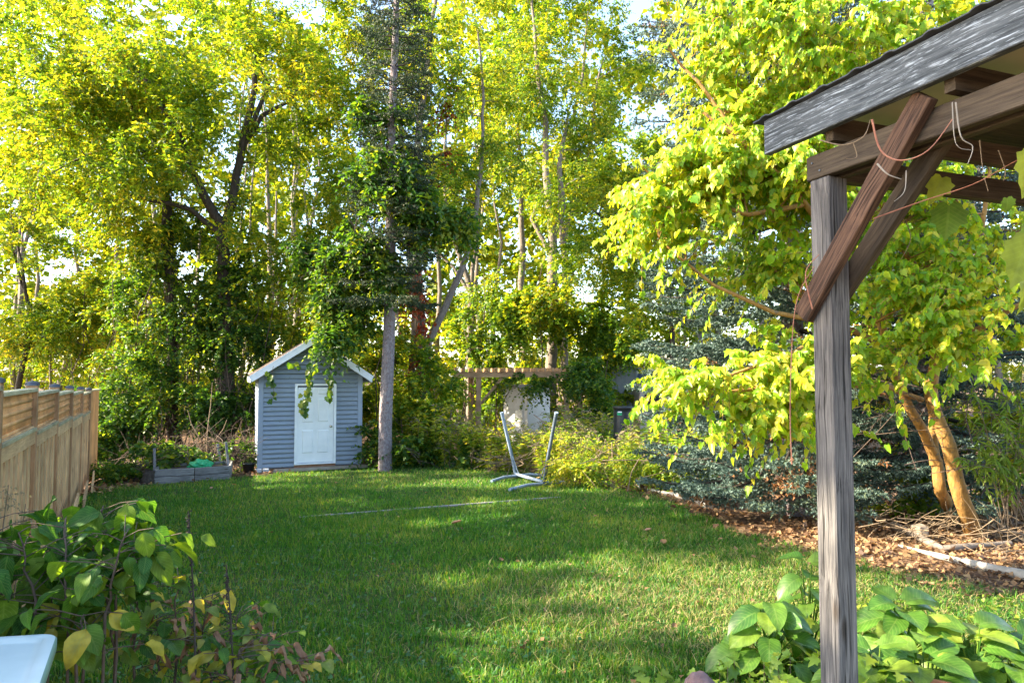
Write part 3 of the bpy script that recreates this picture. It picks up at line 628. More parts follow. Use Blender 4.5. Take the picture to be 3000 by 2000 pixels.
# ------------------------------------------------------------------ raised bed, stakes, pot
bA, bB = G(452, 1417), G(672, 1404); bu = (bB - bA); bu.z = 0; bl = bu.length; bu.normalize(); bn = Vector((-bu.y, bu.x, 0))
bed = thing('raised_garden_bed', 'low raised garden bed of grey weathered timbers left of the shed', 'garden bed', (bA + bB) / 2)
for k, zz in ((0, .07), (1, .235)):
    sag = .02 if k == 0 else .0
    plank('timber', bA + Z * (zz + .0), bA + bu * (bl * .52) + Z * zz, .155, .045, Z, M_['bed_wood'], bed, bev=.006); plank('timber', bA + bu * (bl * .53) + Z * zz, bB + Z * zz, .155, .05, Z, M_['bed_wood'], bed, bev=.006)
    for q in (bA, bB): plank('timber', q + Z * zz + bn * .04, q + Z * zz + bn * .95, .155, .045, Z, M_['bed_wood'], bed)
    plank('timber', bA + Z * zz + bn, bB + Z * zz + bn, .155, .045, Z, M_['bed_wood'], bed)
m = MB(); m.box(tuple((bA + bB) / 2 + bn * .5 + Z * .13), (bl / 2, .47, .12), Matrix((bu, bn, Z)).transposed().to_4x4()); m.build('bed_soil', surf('bed_soil', (.03, .022, .016), (.09, .065, .045), 20, .95, .8), bed)
for px0, py0, px1, py1, lab in ((453, 1412, 452, 1312, 'grey wooden stake at the left end of the raised bed'), (648, 1372, 637, 1300, 'leaning grey stake behind the right end of the raised bed'), (672, 1400, 662, 1294, 'tallest grey stake at the right front corner of the raised bed')):
    b = G(px0, max(py0, 1400)); b = b + bn * (.05 if px0 != 648 else .7); t = P(px1, py1, b.y + .05)
    tag(plank('garden_stake', b, t, .055, .045, bu, M_['stake'], bev=.004), lab, 'stake', 'stakes at the raised bed')
c = P(587, 1362, 16.1); 
bm = bmesh.new(); bmesh.ops.create_icosphere(bm, subdivisions=4, radius=1)
for v in bm.verts:
    nz = noise.noise(v.co * 2.2) * .35 + noise.noise(v.co * 6) * .12; v.co *= (1 + nz); v.co.x *= .26; v.co.y *= .2; v.co.z *= .13
me = bpy.data.meshes.new('green_bag'); bm.to_mesh(me); bm.free(); me.materials.append(M_['greenpl']); me.polygons.foreach_set('use_smooth', [True] * len(me.polygons))
tag(put('green_bag', me, None, Matrix.Translation(c)), 'bright green mesh bag crumpled on the raised bed', 'bag')
def pot(name, c, r0, r1, h, mat, label, rim=.02, cat='plant pot'):
    m = MB(); pr = [(0, 0), (r0, 0), (r1, h * .86), (r1 + rim * .5, h * .86), (r1 + rim * .6, h), (r1 - .01, h), (r0 * .98 - .008, .03), (0, .03)]; k = 28; a = np.arange(k) * 2 * np.pi / k
    V = np.array([[r * np.cos(t), r * np.sin(t), z] for r, z in pr for t in a]) + np.array(c); i = np.arange(len(pr) - 1)[:, None] * k; j = np.arange(k)[None]; F = np.stack([i + j, i + (j + 1) % k, i + k + (j + 1) % k, i + k + j], -1).reshape(-1, 4)
    m.add(V, F); return tag(m.build(name, M_[mat], None, True, origin=tuple(c)), label, cat)
q = G(728, 1384); pot('plant_pot', q, .11, .145, .24, 'blackpl', 'black plastic nursery pot beside the left corner of the shed')

# ------------------------------------------------------------------ patio roof with post and braces
HU = Vector((-math.sin(R(20)), math.cos(R(20)), 0)); HV = Vector((math.cos(R(20)), math.sin(R(20)), 0))
def hp(v, u, z): return HV * v + HU * u + Z * z
patio = thing('patio_shelter', 'weathered timber patio shelter with flaking painted fascia and one grey post', 'shelter', hp(2.15, 2.14, gzf(1.29, 2.75)))
PV, PU = 2.15, 2.14
pb = hp(PV, PU, 0) ; zg = gzf(pb.x, pb.y)
plank('post', hp(PV + .0, PU, zg), hp(PV, PU, 2.79), .098, .098, HV, M_['old_grey'], patio, bev=.004)
FZ = 3.022
plank('fascia_board', hp(2.045, -2.5, FZ), hp(2.045, 2.37, FZ), .148, .036, Z, M_['old_white'], patio, bev=.003)
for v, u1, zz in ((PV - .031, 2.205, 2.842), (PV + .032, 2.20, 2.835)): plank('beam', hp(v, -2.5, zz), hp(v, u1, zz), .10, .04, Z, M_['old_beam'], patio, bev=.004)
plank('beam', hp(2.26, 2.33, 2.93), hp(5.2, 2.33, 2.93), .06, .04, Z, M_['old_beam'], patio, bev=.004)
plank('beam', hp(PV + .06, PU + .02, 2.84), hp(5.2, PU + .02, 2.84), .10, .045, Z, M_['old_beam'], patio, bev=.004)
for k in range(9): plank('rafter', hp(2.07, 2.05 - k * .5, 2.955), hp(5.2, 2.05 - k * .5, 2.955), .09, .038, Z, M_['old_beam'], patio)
for s, (za, zb, mt) in ((-1, (2.235, 3.035, 'old_brown')), (1, (2.27, 2.99, 'old_beam'))):
    a = hp(PV + s * .0725, PU + .075, za); b = hp(PV + s * .0725, PU - .50, zb - .10)
    plank('brace', a, b, .083, .038, HU, M_[mt], patio, bev=.003)
m = MB()   # corrugated roof sheet
us = np.arange(-2.6, 2.44, .02); n = len(us)
prof = np.where((us % .155) < .04, .008, 0.0)
for zo, nm, mt in ((.003, 'roof_sheet', 'rooftop'),):
    V = [];
    for v in (2.012, 5.3):
        for u, q in zip(us, prof): V.append(tuple(hp(v, u, FZ + .082 + q + zo)))
    for v in (2.012, 5.3):
        for u, q in zip(us, prof): V.append(tuple(hp(v, u, FZ + .076 + q + zo)))
    i = np.arange(n - 1); m.add(V, np.vstack([np.stack([i, i + 1, n + i + 1, n + i], 1), np.stack([2 * n + i, 3 * n + i, 3 * n + i + 1, 2 * n + i + 1], 1), np.stack([i, 2 * n + i, 2 * n + i + 1, i + 1], 1)]))
    m.build(nm, M_[mt], patio)
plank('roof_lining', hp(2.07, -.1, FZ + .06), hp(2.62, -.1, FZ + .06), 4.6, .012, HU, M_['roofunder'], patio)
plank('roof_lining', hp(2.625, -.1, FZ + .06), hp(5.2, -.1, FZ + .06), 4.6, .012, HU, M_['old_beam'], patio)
for v, u, z_ in ((PV - .013, PU - .01, 2.82), (PV - .013, PU + .03, 2.86)):
    m = MB(); q = hp(v - .04, u, z_); m.tube([q, q - HV * .003], .004, 6); m.build('nail', M_['tubedk'], patio)

# ------------------------------------------------------------------ far structures
def pergola():
    d = 22.0; t = thing('garden_pergola', 'orange brown timber pergola at the back of the garden with rafters on top', 'pergola', (P(1400, 1290, d).x, d, gzf(-1, d)))
    ang = R(6); X = Vector((math.cos(ang), math.sin(ang), 0)); Y = Vector((-math.sin(ang), math.cos(ang), 0)); o = P(1402, 1095, d); zt_ = 2.0
    def q(x, y, z): r = o + X * x + Y * y; return Vector((r.x, r.y, z))
    for x, y in ((0, 0), (3.3, 0), (-.15, 2.4), (3.3, 2.4)): g = q(x, y, 0); plank('post', Vector((g.x, g.y, gzf(g.x, g.y))), q(x, y, zt_), .16, .16, X, M_['pergola'], t)
    for y in (-.1, 2.3): plank('beam', q(-.75, y, zt_ - .02), q(3.45, y, zt_ - .02), .17, .05, Z, M_['pergola'], t)
    for x, z0 in ((.04, 0), (3.2, 0)): plank('brace', q(.08, -.02, zt_ - .95), q(.75, -.02, zt_ - .12), .09, .06, X, M_['pergola'], t) if x < 1 else plank('brace', q(3.2, -.02, zt_ - .95), q(2.5, -.02, zt_ - .12), .09, .06, X, M_['pergola'], t)
    plank('brace', q(0, .1, zt_ - .95), q(0, .8, zt_ - .12), .09, .06, Y, M_['pergola'], t); plank('side_beam', q(-.1, 0, zt_ - .02), q(-.1, 2.5, zt_ - .02), .15, .05, Z, M_['pergola'], t)
    plank('brace', q(-.15, 2.3, zt_ - .95), q(-.15, 1.6, zt_ - .12), .09, .06, Y, M_['pergola'], t)
    for k in range(17): plank('rafter', q(-.72 + k * .258, -.35, zt_ + .13), q(-.72 + k * .258, 2.7, zt_ + .13), .13, .045, Z, M_['pergola'], t)
pergola()
def hut(name, label, cat, pc, d, w, dep, zt_, rise, ang, wall, roofm, door=None, ov=.12, window=None, dy=.55):
    g = P(pc, 1100, d); g.z = gzf(g.x, d); t = thing(name, label, cat, g); X = Vector((math.cos(ang), math.sin(ang), 0)); Y = Vector((-math.sin(ang), math.cos(ang), 0))
    def q(x, y, z): r = g + X * x + Y * y; return Vector((r.x, r.y, z))
    m = MB(); V = [tuple(q(x, y, z)) for y in (0, dep) for x, z in ((-w / 2, g.z), (w / 2, g.z), (w / 2, zt_), (0, zt_ + rise), (-w / 2, zt_))]
    m.add(V, np.array([[0, 1, 6, 5], [1, 2, 7, 6], [4, 0, 5, 9]])); m.add(V, np.array([[0, 4, 3, 2, 1], [5, 6, 7, 8, 9]])); m.build('wall', M_[wall], t)
    for s in (-1, 1):
        V = [tuple(q(s * xx, y, z)) for y in (-ov, dep + ov) for xx, z in ((0, zt_ + rise + .05), (w / 2 + ov, zt_ + .0), (w / 2 + ov, zt_ - .04), (0, zt_ + rise + .005))]
        m = MB(); m.add(V, np.array([[0, 1, 5, 4], [1, 2, 6, 5], [2, 3, 7, 6], [0, 3, 2, 1], [4, 5, 6, 7]])); m.build('roof', M_[roofm], t)
    if door:
        for k in (-1, 1): plank('door', q(k * door / 4, -.02, g.z + .1), q(k * door / 4, -.02, zt_ - .08), door / 2 - .012, .03, X, M_[wall], t)
    if window: plank('window', q(window[0], -.015, window[1]), q(window[0], -.015, window[2]), window[3], .03, X, M_['dark'], t)
    for k in range(7):
        xx = -w / 2 + .03 + k * (w - .06) / 6
        if not door or abs(xx) > door / 2: plank('wall_rib', q(xx, -.008, g.z), q(xx, -.008, zt_ - .02), .03, .015, X, M_[wall], t)
hut('metal_shed', 'old white metal shed dappled with sun behind the pergola weeds', 'shed', 1510, 24.0, 1.25, 1.1, 1.42, .16, R(-46), 'whitemetal', 'whitelog', door=.8)
hut('neighbour_shed', 'grey panelled shed with a flat pale roof edge and blue roofing right of the pergola', 'shed', 1822, 26, 1.1, 3.0, 2.22, .08, R(-12), 'greymetal', 'blueroof', ov=.15)
hut('garden_cabin', 'small beige cabin with a dark window behind the yellow mulberry leaves', 'shed', 1935, 25.5, 1.7, 2.0, 1.6, .36, R(14), 'beige', 'blueroof', window=(-.35, .7, 1.25, .6), ov=.15)
def barrel():
    g = P(1826, 1262, 18); d = 18; base = Vector((g.x, d, gzf(g.x, d))); t = thing('rain_barrel', 'black plastic rain barrel with a small green and white label in the weeds', 'barrel', base)
    h = P(1826, 1190, d).z - base.z; m = MB(); z = [0, .02, .1, h * .5, h * .9, h - .06, h - .05, h, h]; r = [.2, .235, .25, .26, .25, .24, .27, .27, 0.02]
    m.tube([base + Z * a for a in z], r, 28, cap=False); m.build('barrel_body', M_['blackpl'], t, smooth=True)
    plank('label_plate', base + Vector((-.13, -.235, h - .22)), base + Vector((-.13, -.235, h - .12)), .12, .01, Vector((1, 0, 0)), M_['greenpl'], t)
    plank('label_plate', base + Vector((-.13, -.243, h - .15)), base + Vector((-.13, -.243, h - .12)), .10, .01, Vector((1, 0, 0)), M_['wtrim'], t)
barrel()
# ------------------------------------------------------------------ hammock stand
def hammock():
    n0 = G(1592, 1424); f0 = G(1512, 1400); t = thing('hammock_stand', 'bare blue grey steel hammock stand leaning open on the lawn', 'hammock stand', (n0 + f0) / 2)
    up = .07; ax = (n0 - f0); ax.z = 0; ax.normalize(); cr = Vector((ax.y, -ax.x, 0))
    a = f0 + Z * up * 1.3; b = n0 + Z * up * 1.3
    m = MB(); m.tube([a, a.lerp(b, .33) + Z * .0, a.lerp(b, .66), b], .034, 12); m.build('base_tube', M_['tubeblue'], t, smooth=True)
    tb = P(1630, 1209, 13.7); ta = P(1470, 1209, 15.4)
    for (s, e, mt, nb) in ((a, ta, 'tubeblue', -1), (b, tb, 'tubedk', 1)):
        m = MB(); k1 = s.lerp(e, .04) + ax * nb * .03; m.tube([s, k1, s.lerp(e, .25), e], [.034, .036, .037, .037], 12); arm = m.build('arm', M_[mt], t, smooth=True)
        m = MB(); q = e + (e - s).normalized() * .012; m.tube([e - (e - s).normalized() * .02, q], .041, 12); m.build('end_cap', M_['tubeblue'], arm)
        m = MB(); c0 = s.lerp(e, .34); c1 = s + (-ax * nb) * .20; m.tube([c0, s.lerp(e, .2) - ax * nb * .09, s.lerp(e, .08) - ax * nb * .13, c1], .011, 6); m.build('support_strap', M_['tubeblue'], arm, smooth=True)
    for c, L0, L1, in ((f0, (1440, 1415), (1592, 1397)), (n0, (1493, 1440), (1655, 1418))):
        p0 = G(*L0) + Z * .04; p1 = G(*L1) + Z * .04; mid = c + Z * .05
        m = MB(); m.tube([p0, mid.lerp(p0, .5) + Z * .03, mid + Z * .0, mid.lerp(p1, .5) + Z * .03, p1], .034, 10); ft = m.build('foot', M_['tubeblue'], t, smooth=True)
        m = MB(); m.tube([mid + Z * -.02, mid + Z * .05], .06, 10); m.build('foot_bracket', M_['tubedk'], ft)
hammock()
a, b = G(878, 1516), G(1640, 1457)
tag(plank('lawn_strip', a + Z * .004, b + Z * .006, .045, .03, Z.cross(b - a), M_['stake'], bev=.004), 'long thin grey wooden strip lying half sunk across the lawn', 'plank')
def logthing(pts, rad, mat, label, cat='log', name='bleached_log', grp=None):
    m = MB(); P2 = []; 
    for i in range(len(pts) - 1):
        for k in range(5): P2.append(Vector(pts[i]).lerp(Vector(pts[i + 1]), k / 5))
    P2.append(Vector(pts[-1])); rr = np.interp(np.linspace(0, 1, len(P2)), np.linspace(0, 1, len(rad)), rad) * (1 + .12 * np.sin(np.arange(len(P2)) * 2.1))
    m.tube(P2, rr, 12); return tag(m.build(name, M_[mat], None, True, origin=tuple(P2[0])), label, cat, grp)
logthing([G(2632, 1604) + Z * .03, G(2790, 1650) + Z * .045, G(3010, 1702) + Z * .055, G(3200, 1745) + Z * .06], [.012, .04, .055, .06], 'whitelog', 'long bleached pale log tapering to a point on the leaf litter')
for i, (x0, y0, x1, y1, r_) in enumerate(((1742, 1414, 1800, 1428, .055), (1858, 1430, 1935, 1447, .04), (1940, 1448, 2030, 1468, .045), (2030, 1468, 2078, 1490, .075))):
    logthing([G(x0, y0) + Z * r_ * .6, G((x0 + x1) / 2, (y0 + y1) / 2 - 2) + Z * r_ * .7, G(x1, y1) + Z * r_ * .6], [r_, r_ * 1.1, r_ * .9], 'whitelog', ('pale log piece under the brush pile right of the hammock stand', 'thin pale log edging the lawn right of the brush pile', 'middle pale edging log between two others by the spruce', 'thickest pale edging log ending at the spruce skirt')[i], grp='pale logs edging the lawn')
logthing([G(2620, 1560) + Z * .10, G(2760, 1620) + Z * .06, G(2960, 1600) + Z * .04], [.05, .04, .03], 'stone', 'dark half rotten branch lying beneath the orange mulberry stems', 'branch', 'rotten_branch')
def rock(name, c, s, mat, label, cat, seed, blocky=0):
    bm = bmesh.new(); bmesh.ops.create_icosphere(bm, subdivisions=3, radius=1)
    for v in bm.verts:
        p = v.co.copy(); 
        if blocky: p = Vector([math.copysign(abs(x) ** .45, x) for x in p]) * .8
        p *= 1 + .18 * noise.noise(v.co * 1.7 + Vector((seed, 0, 0))) + .07 * noise.noise(v.co * 5 + Vector((seed, 0, 0))); v.co = Vector((p.x * s[0], p.y * s[1], p.z * s[2]))
    me = bpy.data.meshes.new(name); bm.to_mesh(me); bm.free(); me.materials.append(M_[mat])
    return tag(put(name, me, None, Matrix.Translation(c)), label, cat)
q = G(2700, 1590); rock('stone_block', P(2695, 1553, q.y) , (.10, .12, .09), 'stone', 'squarish brown stone block on the litter left of the orange stems', 'stone', 3, 1)
q = G(2110, 2060); rock('red_rock', P(2050, 2005, 4.2), (.085, .08, .075), 'rock_red', 'reddish purple rock at the bottom edge below the hostas', 'rock', 8)
pot('terracotta_pot', P(2755, 2030, 3.75) - Z * .22, .08, .13, .24, 'terracotta', 'orange terracotta pot rim among the hostas at the bottom edge')
# table corner at the bottom left
def table():
    d = 2.75; c = P(165, 1852, d); z = c.z; t = thing('garden_table', 'weathered pale green plastic garden table corner at the bottom left', 'table', (c.x - .55, d - .35, gzf(c.x, d)))
    # corner directions
    pL = P(-60, 1880, 2.62); pD = P(120, 2060, 2.35); pL.z = z; pD.z = z
    pL = P(-60, 1866, 1); s = (z - EYE) / (pL.z - EYE); pL = Vector((pL.x * s, s, z)); pD = P(95, 2080, 1); s = (z - EYE) / (pD.z - EYE); pD = Vector((pD.x * s, s, z)); c0 = P(172, 1852, 1); s = (z - EYE) / (c0.z - EYE); c0 = Vector((c0.x * s, s, z))
    e1 = (pL - c0).normalized(); e2 = (pD - c0).normalized()
    def ring(inset, zz, r):
        pts = []; Wd, Dp = .95, 1.3; cs = [(inset, inset), (Wd - inset, inset), (Wd - inset, Dp - inset), (inset, Dp - inset)]
        for k, (x, y) in enumerate(cs):
            for j in range(7):
                a = math.pi + k * math.pi / 2 + j * math.pi / 12; cx = x + (r if k in (0, 3) else -r); cy = y + (r if k in (0, 1) else -r)
                xx = cx + r * math.cos(a); yy = cy + r * math.sin(a); q = c0 + e1 * xx + e2 * yy; pts.append((q.x, q.y, zz))
        return pts
    R_ = [ring(.012, z - .055, .05), ring(0, z - .045, .055), ring(0, z - .006, .055), ring(.006, z, .052), ring(.045, z + .002, .03), ring(.052, z - .008, .028), ring(.075, z - .010, .02)]
    k = len(R_[0]); m = MB(); V = [p for r_ in R_ for p in r_]; i = np.arange(3)[:, None] * k; j = np.arange(k)[None]
    m.add(V, np.stack([i + j, i + (j + 1) % k, i + k + (j + 1) % k, i + k + j], -1).reshape(-1, 4)); m.build('table_edge', M_['tableedge'], t)
    m = MB(); i = (np.arange(3) + 3)[:, None] * k; m.add(V, np.stack([i + j, i + (j + 1) % k, i + k + (j + 1) % k, i + k + j], -1).reshape(-1, 4)); m.add(R_[6], np.arange(k)[None]); m.build('table_top', M_['tablepl'], t)
    for x, y in ((.12, .12), (.83, .12), (.12, 1.18), (.83, 1.18)):
        q = c0 + e1 * x + e2 * y; m = MB(); m.tube([Vector((q.x, q.y, gzf(q.x, q.y))), Vector((q.x, q.y, z - .03))], [.022, .03], 10); m.build('leg', M_['tableedge'], t)
table()
# ------------------------------------------------------------------ trees
def along(*pts): return [P(x, y, d) for x, y, d in pts]
def gpt(px, d): q = P(px, 1200, d); q.z = gzf(q.x, q.y) - .05; return q
def E(px, py, d, rx, ry, rz, n): return (tuple(P(px, py, d)), (rx, ry, rz), n)
# the big box elder behind and left of the shed
tree('box_elder_tree', 'big spreading box elder with a dark forked trunk behind the shed', 'tree',
     [([gpt(668, 20.5)] + along((662, 1000, 20.4), (655, 800, 20.2), (652, 690, 20), (655, 660, 20)), [.27, .22, .19, .17, .16]),
      (along((655, 660, 20), (610, 600, 19.8), (560, 500, 19.5), (520, 380, 19), (440, 250, 18.6), (330, 120, 18.4)), [.15, .13, .11, .09, .06, .03]),
      (along((655, 665, 20), (680, 560, 20), (712, 430, 20), (740, 300, 20), (745, 150, 20.4), (720, -60, 20.6)), [.14, .12, .11, .09, .06, .03]),
      (along((712, 430, 20), (770, 340, 20.3), (850, 300, 20.6), (930, 180, 20.8)), [.08, .07, .05, .03]),
      (along((712, 420, 20), (790, 250, 20), (690, 90, 20)), [.08, .06, .03]),
      (along((655, 690, 20.1), (560, 620, 19.6), (430, 590, 19), (340, 545, 18.8)), [.09, .07, .05, .03])],
     [E(560, 250, 19.5, 3.6, 3.0, 3.0, 170), E(330, 420, 19.0, 3.0, 2.6, 2.4, 120), E(820, 330, 20.0, 2.0, 2.4, 3.2, 110), E(620, -100, 20, 4.4, 3.4, 2.2, 100), E(150, 250, 19, 2.6, 2.4, 2.6, 80), E(560, 560, 19.6, 3.2, 2.4, 1.5, 60), E(900, 560, 20.3, 1.7, 1.8, 1.7, 60), E(960, 200, 20.8, 1.6, 1.8, 2.2, 60), E(850, 760, 20.5, 1.6, 1.6, 1.2, 40)],
     'elder', 'bark_dk', T=9, K=16, L=.78, size=.108, seed=11, gap=-.05, group='trees behind the shed')
tree('left_tree', 'dark forked tree leaning left with long low limbs behind the fence end', 'tree',
     [([gpt(520, 20.6)] + along((505, 1000, 20.6), (495, 700, 20.4), (488, 560, 20.3), (470, 420, 20.2), (420, 350, 20.0), (300, 210, 19.8), (180, 100, 19.6)), [.20, .17, .15, .13, .11, .08, .05, .03]),
      (along((488, 560, 20.3), (440, 480, 20.2), (395, 400, 20.0), (250, 460, 19.8), (130, 520, 19.6)), [.10, .08, .06, .04, .02]),
      (along((488, 480, 20.3), (545, 340, 20.4), (480, 280, 20.4)), [.08, .05, .03])],
     [E(250, 150, 19.6, 2.6, 2.2, 2.0, 90), E(120, 420, 19.6, 2.3, 2.0, 1.8, 80), E(330, 620, 19.9, 2.2, 1.8, 1.5, 70), E(90, 20, 19.6, 2.2, 2, 1.6, 45)],
     'elder', 'bark_dk', T=9, K=16, L=.7, size=.11, seed=12, gap=.0, group='trees behind the shed').name = 'forked_tree'
# pale tree seen over the fence
tree('slender_tree', 'pale yellow green slender tree with a curved dark trunk over the fence', 'tree',
     [([gpt(20, 22)] + along((62, 1110, 22), (80, 1020, 22), (88, 900, 22), (60, 760, 22), (30, 600, 22.3)), [.10, .085, .075, .06, .04, .02]),
      (along((88, 900, 22), (60, 830, 22), (30, 700, 21.5)), [.05, .04, .02])],
     [E(70, 850, 22, 2.8, 2.0, 2.4, 110), E(240, 920, 22.5, 1.8, 1.6, 2.0, 70), E(-150, 650, 22, 3, 2, 2.8, 60), E(60, 620, 23, 2.6, 2, 1.6, 60)],
     'maple', 'bark_dk', T=9, K=15, L=.7, size=.11, seed=13, gap=.02)
tree('sapling_tree', 'thin grey sapling behind the fence caps with sparse lemon leaves', 'tree',
     [([gpt(150, 24)] + along((146, 1080, 24), (150, 980, 24), (170, 860, 24)), [.05, .045, .03, .015]), ([gpt(290, 25)] + along((288, 1080, 25), (300, 960, 25), (270, 860, 25)), [.07, .06, .04, .02])],
     [E(170, 980, 24, 1.6, 1.4, 1.6, 60), E(300, 900, 25, 1.5, 1.4, 1.8, 55)], 'maple', 'bark_gr', T=8, K=13, L=.6, size=.11, seed=14, gap=.0)
# centre group
tree('creeper_tree', 'tall twin trunk tree right of the spruce with red creeper on it', 'tree',
     [([gpt(1238, 20)] + along((1232, 1050, 20), (1226, 800, 20), (1222, 620, 20), (1228, 400, 20.3), (1250, 200, 20.6), (1270, 0, 21), (1280, -200, 21)), [.19, .17, .15, .13, .11, .08, .06, .03]),
      ([gpt(1215, 20.3)] + along((1212, 900, 20.3), (1196, 700, 20.3), (1190, 520, 20.4), (1170, 350, 20.6)), [.11, .10, .09, .07, .04]),
      ([gpt(1238, 20.2)] + along((1250, 1000, 20.4), (1300, 900, 20.8), (1345, 800, 21), (1385, 680, 21.3), (1410, 520, 21.6), (1420, 300, 22), (1400, 100, 22)), [.13, .12, .11, .10, .09, .07, .05, .03])],
     [E(1250, 150, 20.6, 2.0, 1.8, 2.6, 90), E(1400, 300, 22, 1.8, 1.8, 3.2, 100), E(1260, 560, 20.6, 1.5, 1.5, 1.6, 50), E(1250, -150, 21, 2.6, 2, 1.6, 50), E(1100, 60, 21.5, 1.6, 1.5, 1.8, 45)],
     'maple', 'bark_gr', T=8, K=14, L=.75, size=.11, seed=15, gap=.06, fr=.6)
for i, (x, d, pth, cr, lab, sd) in enumerate((
    (1610, 27, [(1622, 760, 27), (1612, 640, 27), (1602, 520, 27), (1598, 350, 27), (1570, 150, 27), (1560, -50, 27)], [E(1570, 180, 27, 2.6, 2.2, 4.2, 130), E(1600, 480, 27, 2.0, 2, 1.4, 40), E(1540, -150, 27, 3, 2.2, 1.8, 40)], 'thick dark leaning double trunk tree in the middle distance', 16),
    (1655, 29, [(1655, 760, 29), (1642, 600, 29), (1660, 450, 29), (1700, 250, 29), (1720, 60, 29)], [E(1720, 260, 29, 2.6, 2, 4.0, 110), E(1800, 500, 29, 2, 1.8, 2.2, 60), E(1780, -50, 29, 2.6, 2, 2, 40)], 'tall tree with pale leaves left of the blue spruce top', 17),
    (1530, 30, [(1530, 700, 30), (1525, 560, 30), (1520, 400, 30), (1500, 150, 30)], [E(1480, 200, 30, 2.4, 2, 4.4, 110), E(1460, 480, 30, 1.7, 1.6, 2, 40)], 'straight dark trunk tree behind the pergola', 18),
    (1375, 28, [(1378, 860, 28), (1345, 740, 28), (1310, 600, 28), (1300, 480, 28)], [E(1340, 560, 28, 1.8, 1.6, 1.8, 36), E(1420, 760, 28, 1.8, 1.6, 1.8, 40)], 'thin leaning fork tree against the bright sky gap', 19))):
    mains = [([gpt(x, d)] + along(*pth), list(np.linspace(.24 if i == 0 else .17, .04, len(pth) + 1)))]
    if i == 0: mains.append((along((1622, 780, 27), (1585, 700, 27), (1560, 640, 27), (1590, 560, 27)), [.12, .1, .08, .05])); mains.append((along((1618, 700, 27), (1650, 600, 27), (1640, 480, 27), (1665, 330, 27)), [.15, .12, .1, .05]))
    if i == 1: mains.append((along((1655, 700, 29), (1690, 560, 29), (1720, 440, 29), (1760, 200, 29)), [.12, .1, .08, .04]))
    if i == 3: mains.append((along((1378, 860, 28), (1330, 780, 28), (1260, 720, 28)), [.08, .06, .03])); mains.append((along((1378, 860, 28), (1400, 700, 28), (1410, 560, 28), (1390, 420, 28)), [.1, .08, .06, .03]))
    tree('tall_tree', lab, 'tree', mains, cr, 'maple', 'bark_gr', T=8, K=14, L=.85, size=.14, seed=sd, gap=.05, fr=.5, group='tall trees beyond the pergola')
# right background trees between the pergola and the blue spruce
tree('arching_tree', 'broad yellow green tree with dark arching limbs left of the blue spruce', 'tree',
     [([gpt(1990, 24)] + along((1960, 900, 24), (1880, 720, 24), (1790, 650, 24), (1720, 600, 24)), [.10, .09, .08, .06, .03]), (along((1880, 720, 24), (1860, 640, 24), (1880, 560, 24), (1900, 480, 24)), [.1, .08, .05, .03])],
     [E(1780, 700, 24, 2.2, 2, 1.8, 90), E(1900, 560, 24, 2.2, 1.8, 2.2, 80), E(1960, 820, 23, 1.8, 1.6, 2, 60), E(1720, 560, 25, 1.8, 1.6, 1.2, 40)], 'shrub', 'bark_dk', T=9, K=15, L=.8, size=.12, seed=21, gap=-.02)

# ------------------------------------------------------------------ thickets: dense shrubs and vine curtains
def thicket(name, label, ells, leaf, seed, size=.10, T=9, K=14, L=.55, tpl=T_round, stems=10, cat='shrub', group=None, gap=-.05, droop=.5, dead=0, bark='twig_dk', srad=.02):
    rg = np.random.default_rng(seed); c0 = ells[0][0]; b = Vector((c0[0], c0[1], gzf(c0[0], c0[1]))); t = thing(name, label, cat, b, group)
    C = []; O = []
    for c, r, n in ells: p, v = ell_pts(c, r, int(n * .72), rg, gap=gap, fr=.8, seed=seed * 2.1, shell=.4); C.append(p); O.append(v)
    C = np.vstack(C); O = np.vstack(O); mb = MB()
    for k in range(stems):
        c, r, n = ells[k % len(ells)]; x = c[0] + rg.uniform(-1, 1) * r[0] * .85; y = c[1] + rg.uniform(-1, .6) * r[1] * .8; z0 = gzf(x, y); h = c[2] + r[2] * rg.uniform(.0, .8) - z0; n_ = 7; tt = np.linspace(0, 1, n_)
        q = np.stack([x + np.cumsum(rg.normal(size=n_)) * .10 * h / n_ * 3, y + np.cumsum(rg.normal(size=n_)) * .05, z0 + tt * h], 1); V, F = tube(q, srad * rg.uniform(.5, 1.6) * (1 - .6 * tt), 5); mb.add(V, F)
        for s in range(5):
            i = rg.integers(1, n_ - 1); dd = nrmz(rg.normal(size=3) * np.array([1, 1, .5]) + UP * .4); l = rg.uniform(.3, .9); w = np.stack([q[i] + dd * l * u + UP * .1 * l * np.sin(u * 3) for u in (0, .5, 1)]); V, F = tube(w, [.009, .007, .003], 3); mb.add(V, F)
    mb.build('stem', M_[bark], t, kind='stuff')
    mb = MB(); p, d, n, _, _ = sprays(C, O, T, K, L, rg, droop); cloud(mb, tpl, p, d, n, size * rg.uniform(.6, 1.3, len(p))); mb.build('foliage', M_[leaf], t)
    return t
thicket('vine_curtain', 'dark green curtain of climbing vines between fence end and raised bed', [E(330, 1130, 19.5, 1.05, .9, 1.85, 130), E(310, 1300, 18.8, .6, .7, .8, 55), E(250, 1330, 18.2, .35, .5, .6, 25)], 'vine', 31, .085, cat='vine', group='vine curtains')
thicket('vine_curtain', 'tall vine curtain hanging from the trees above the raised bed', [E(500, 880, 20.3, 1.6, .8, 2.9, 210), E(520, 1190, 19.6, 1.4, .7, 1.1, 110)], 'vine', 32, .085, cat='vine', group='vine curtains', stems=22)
thicket('vine_curtain', 'thick vine curtain close against the left side of the shed', [E(680, 940, 20.6, 1.0, .9, 2.6, 170), E(690, 1180, 19.8, .7, .5, 1.3, 70)], 'vine', 33, .09, cat='vine', group='vine curtains', stems=16)
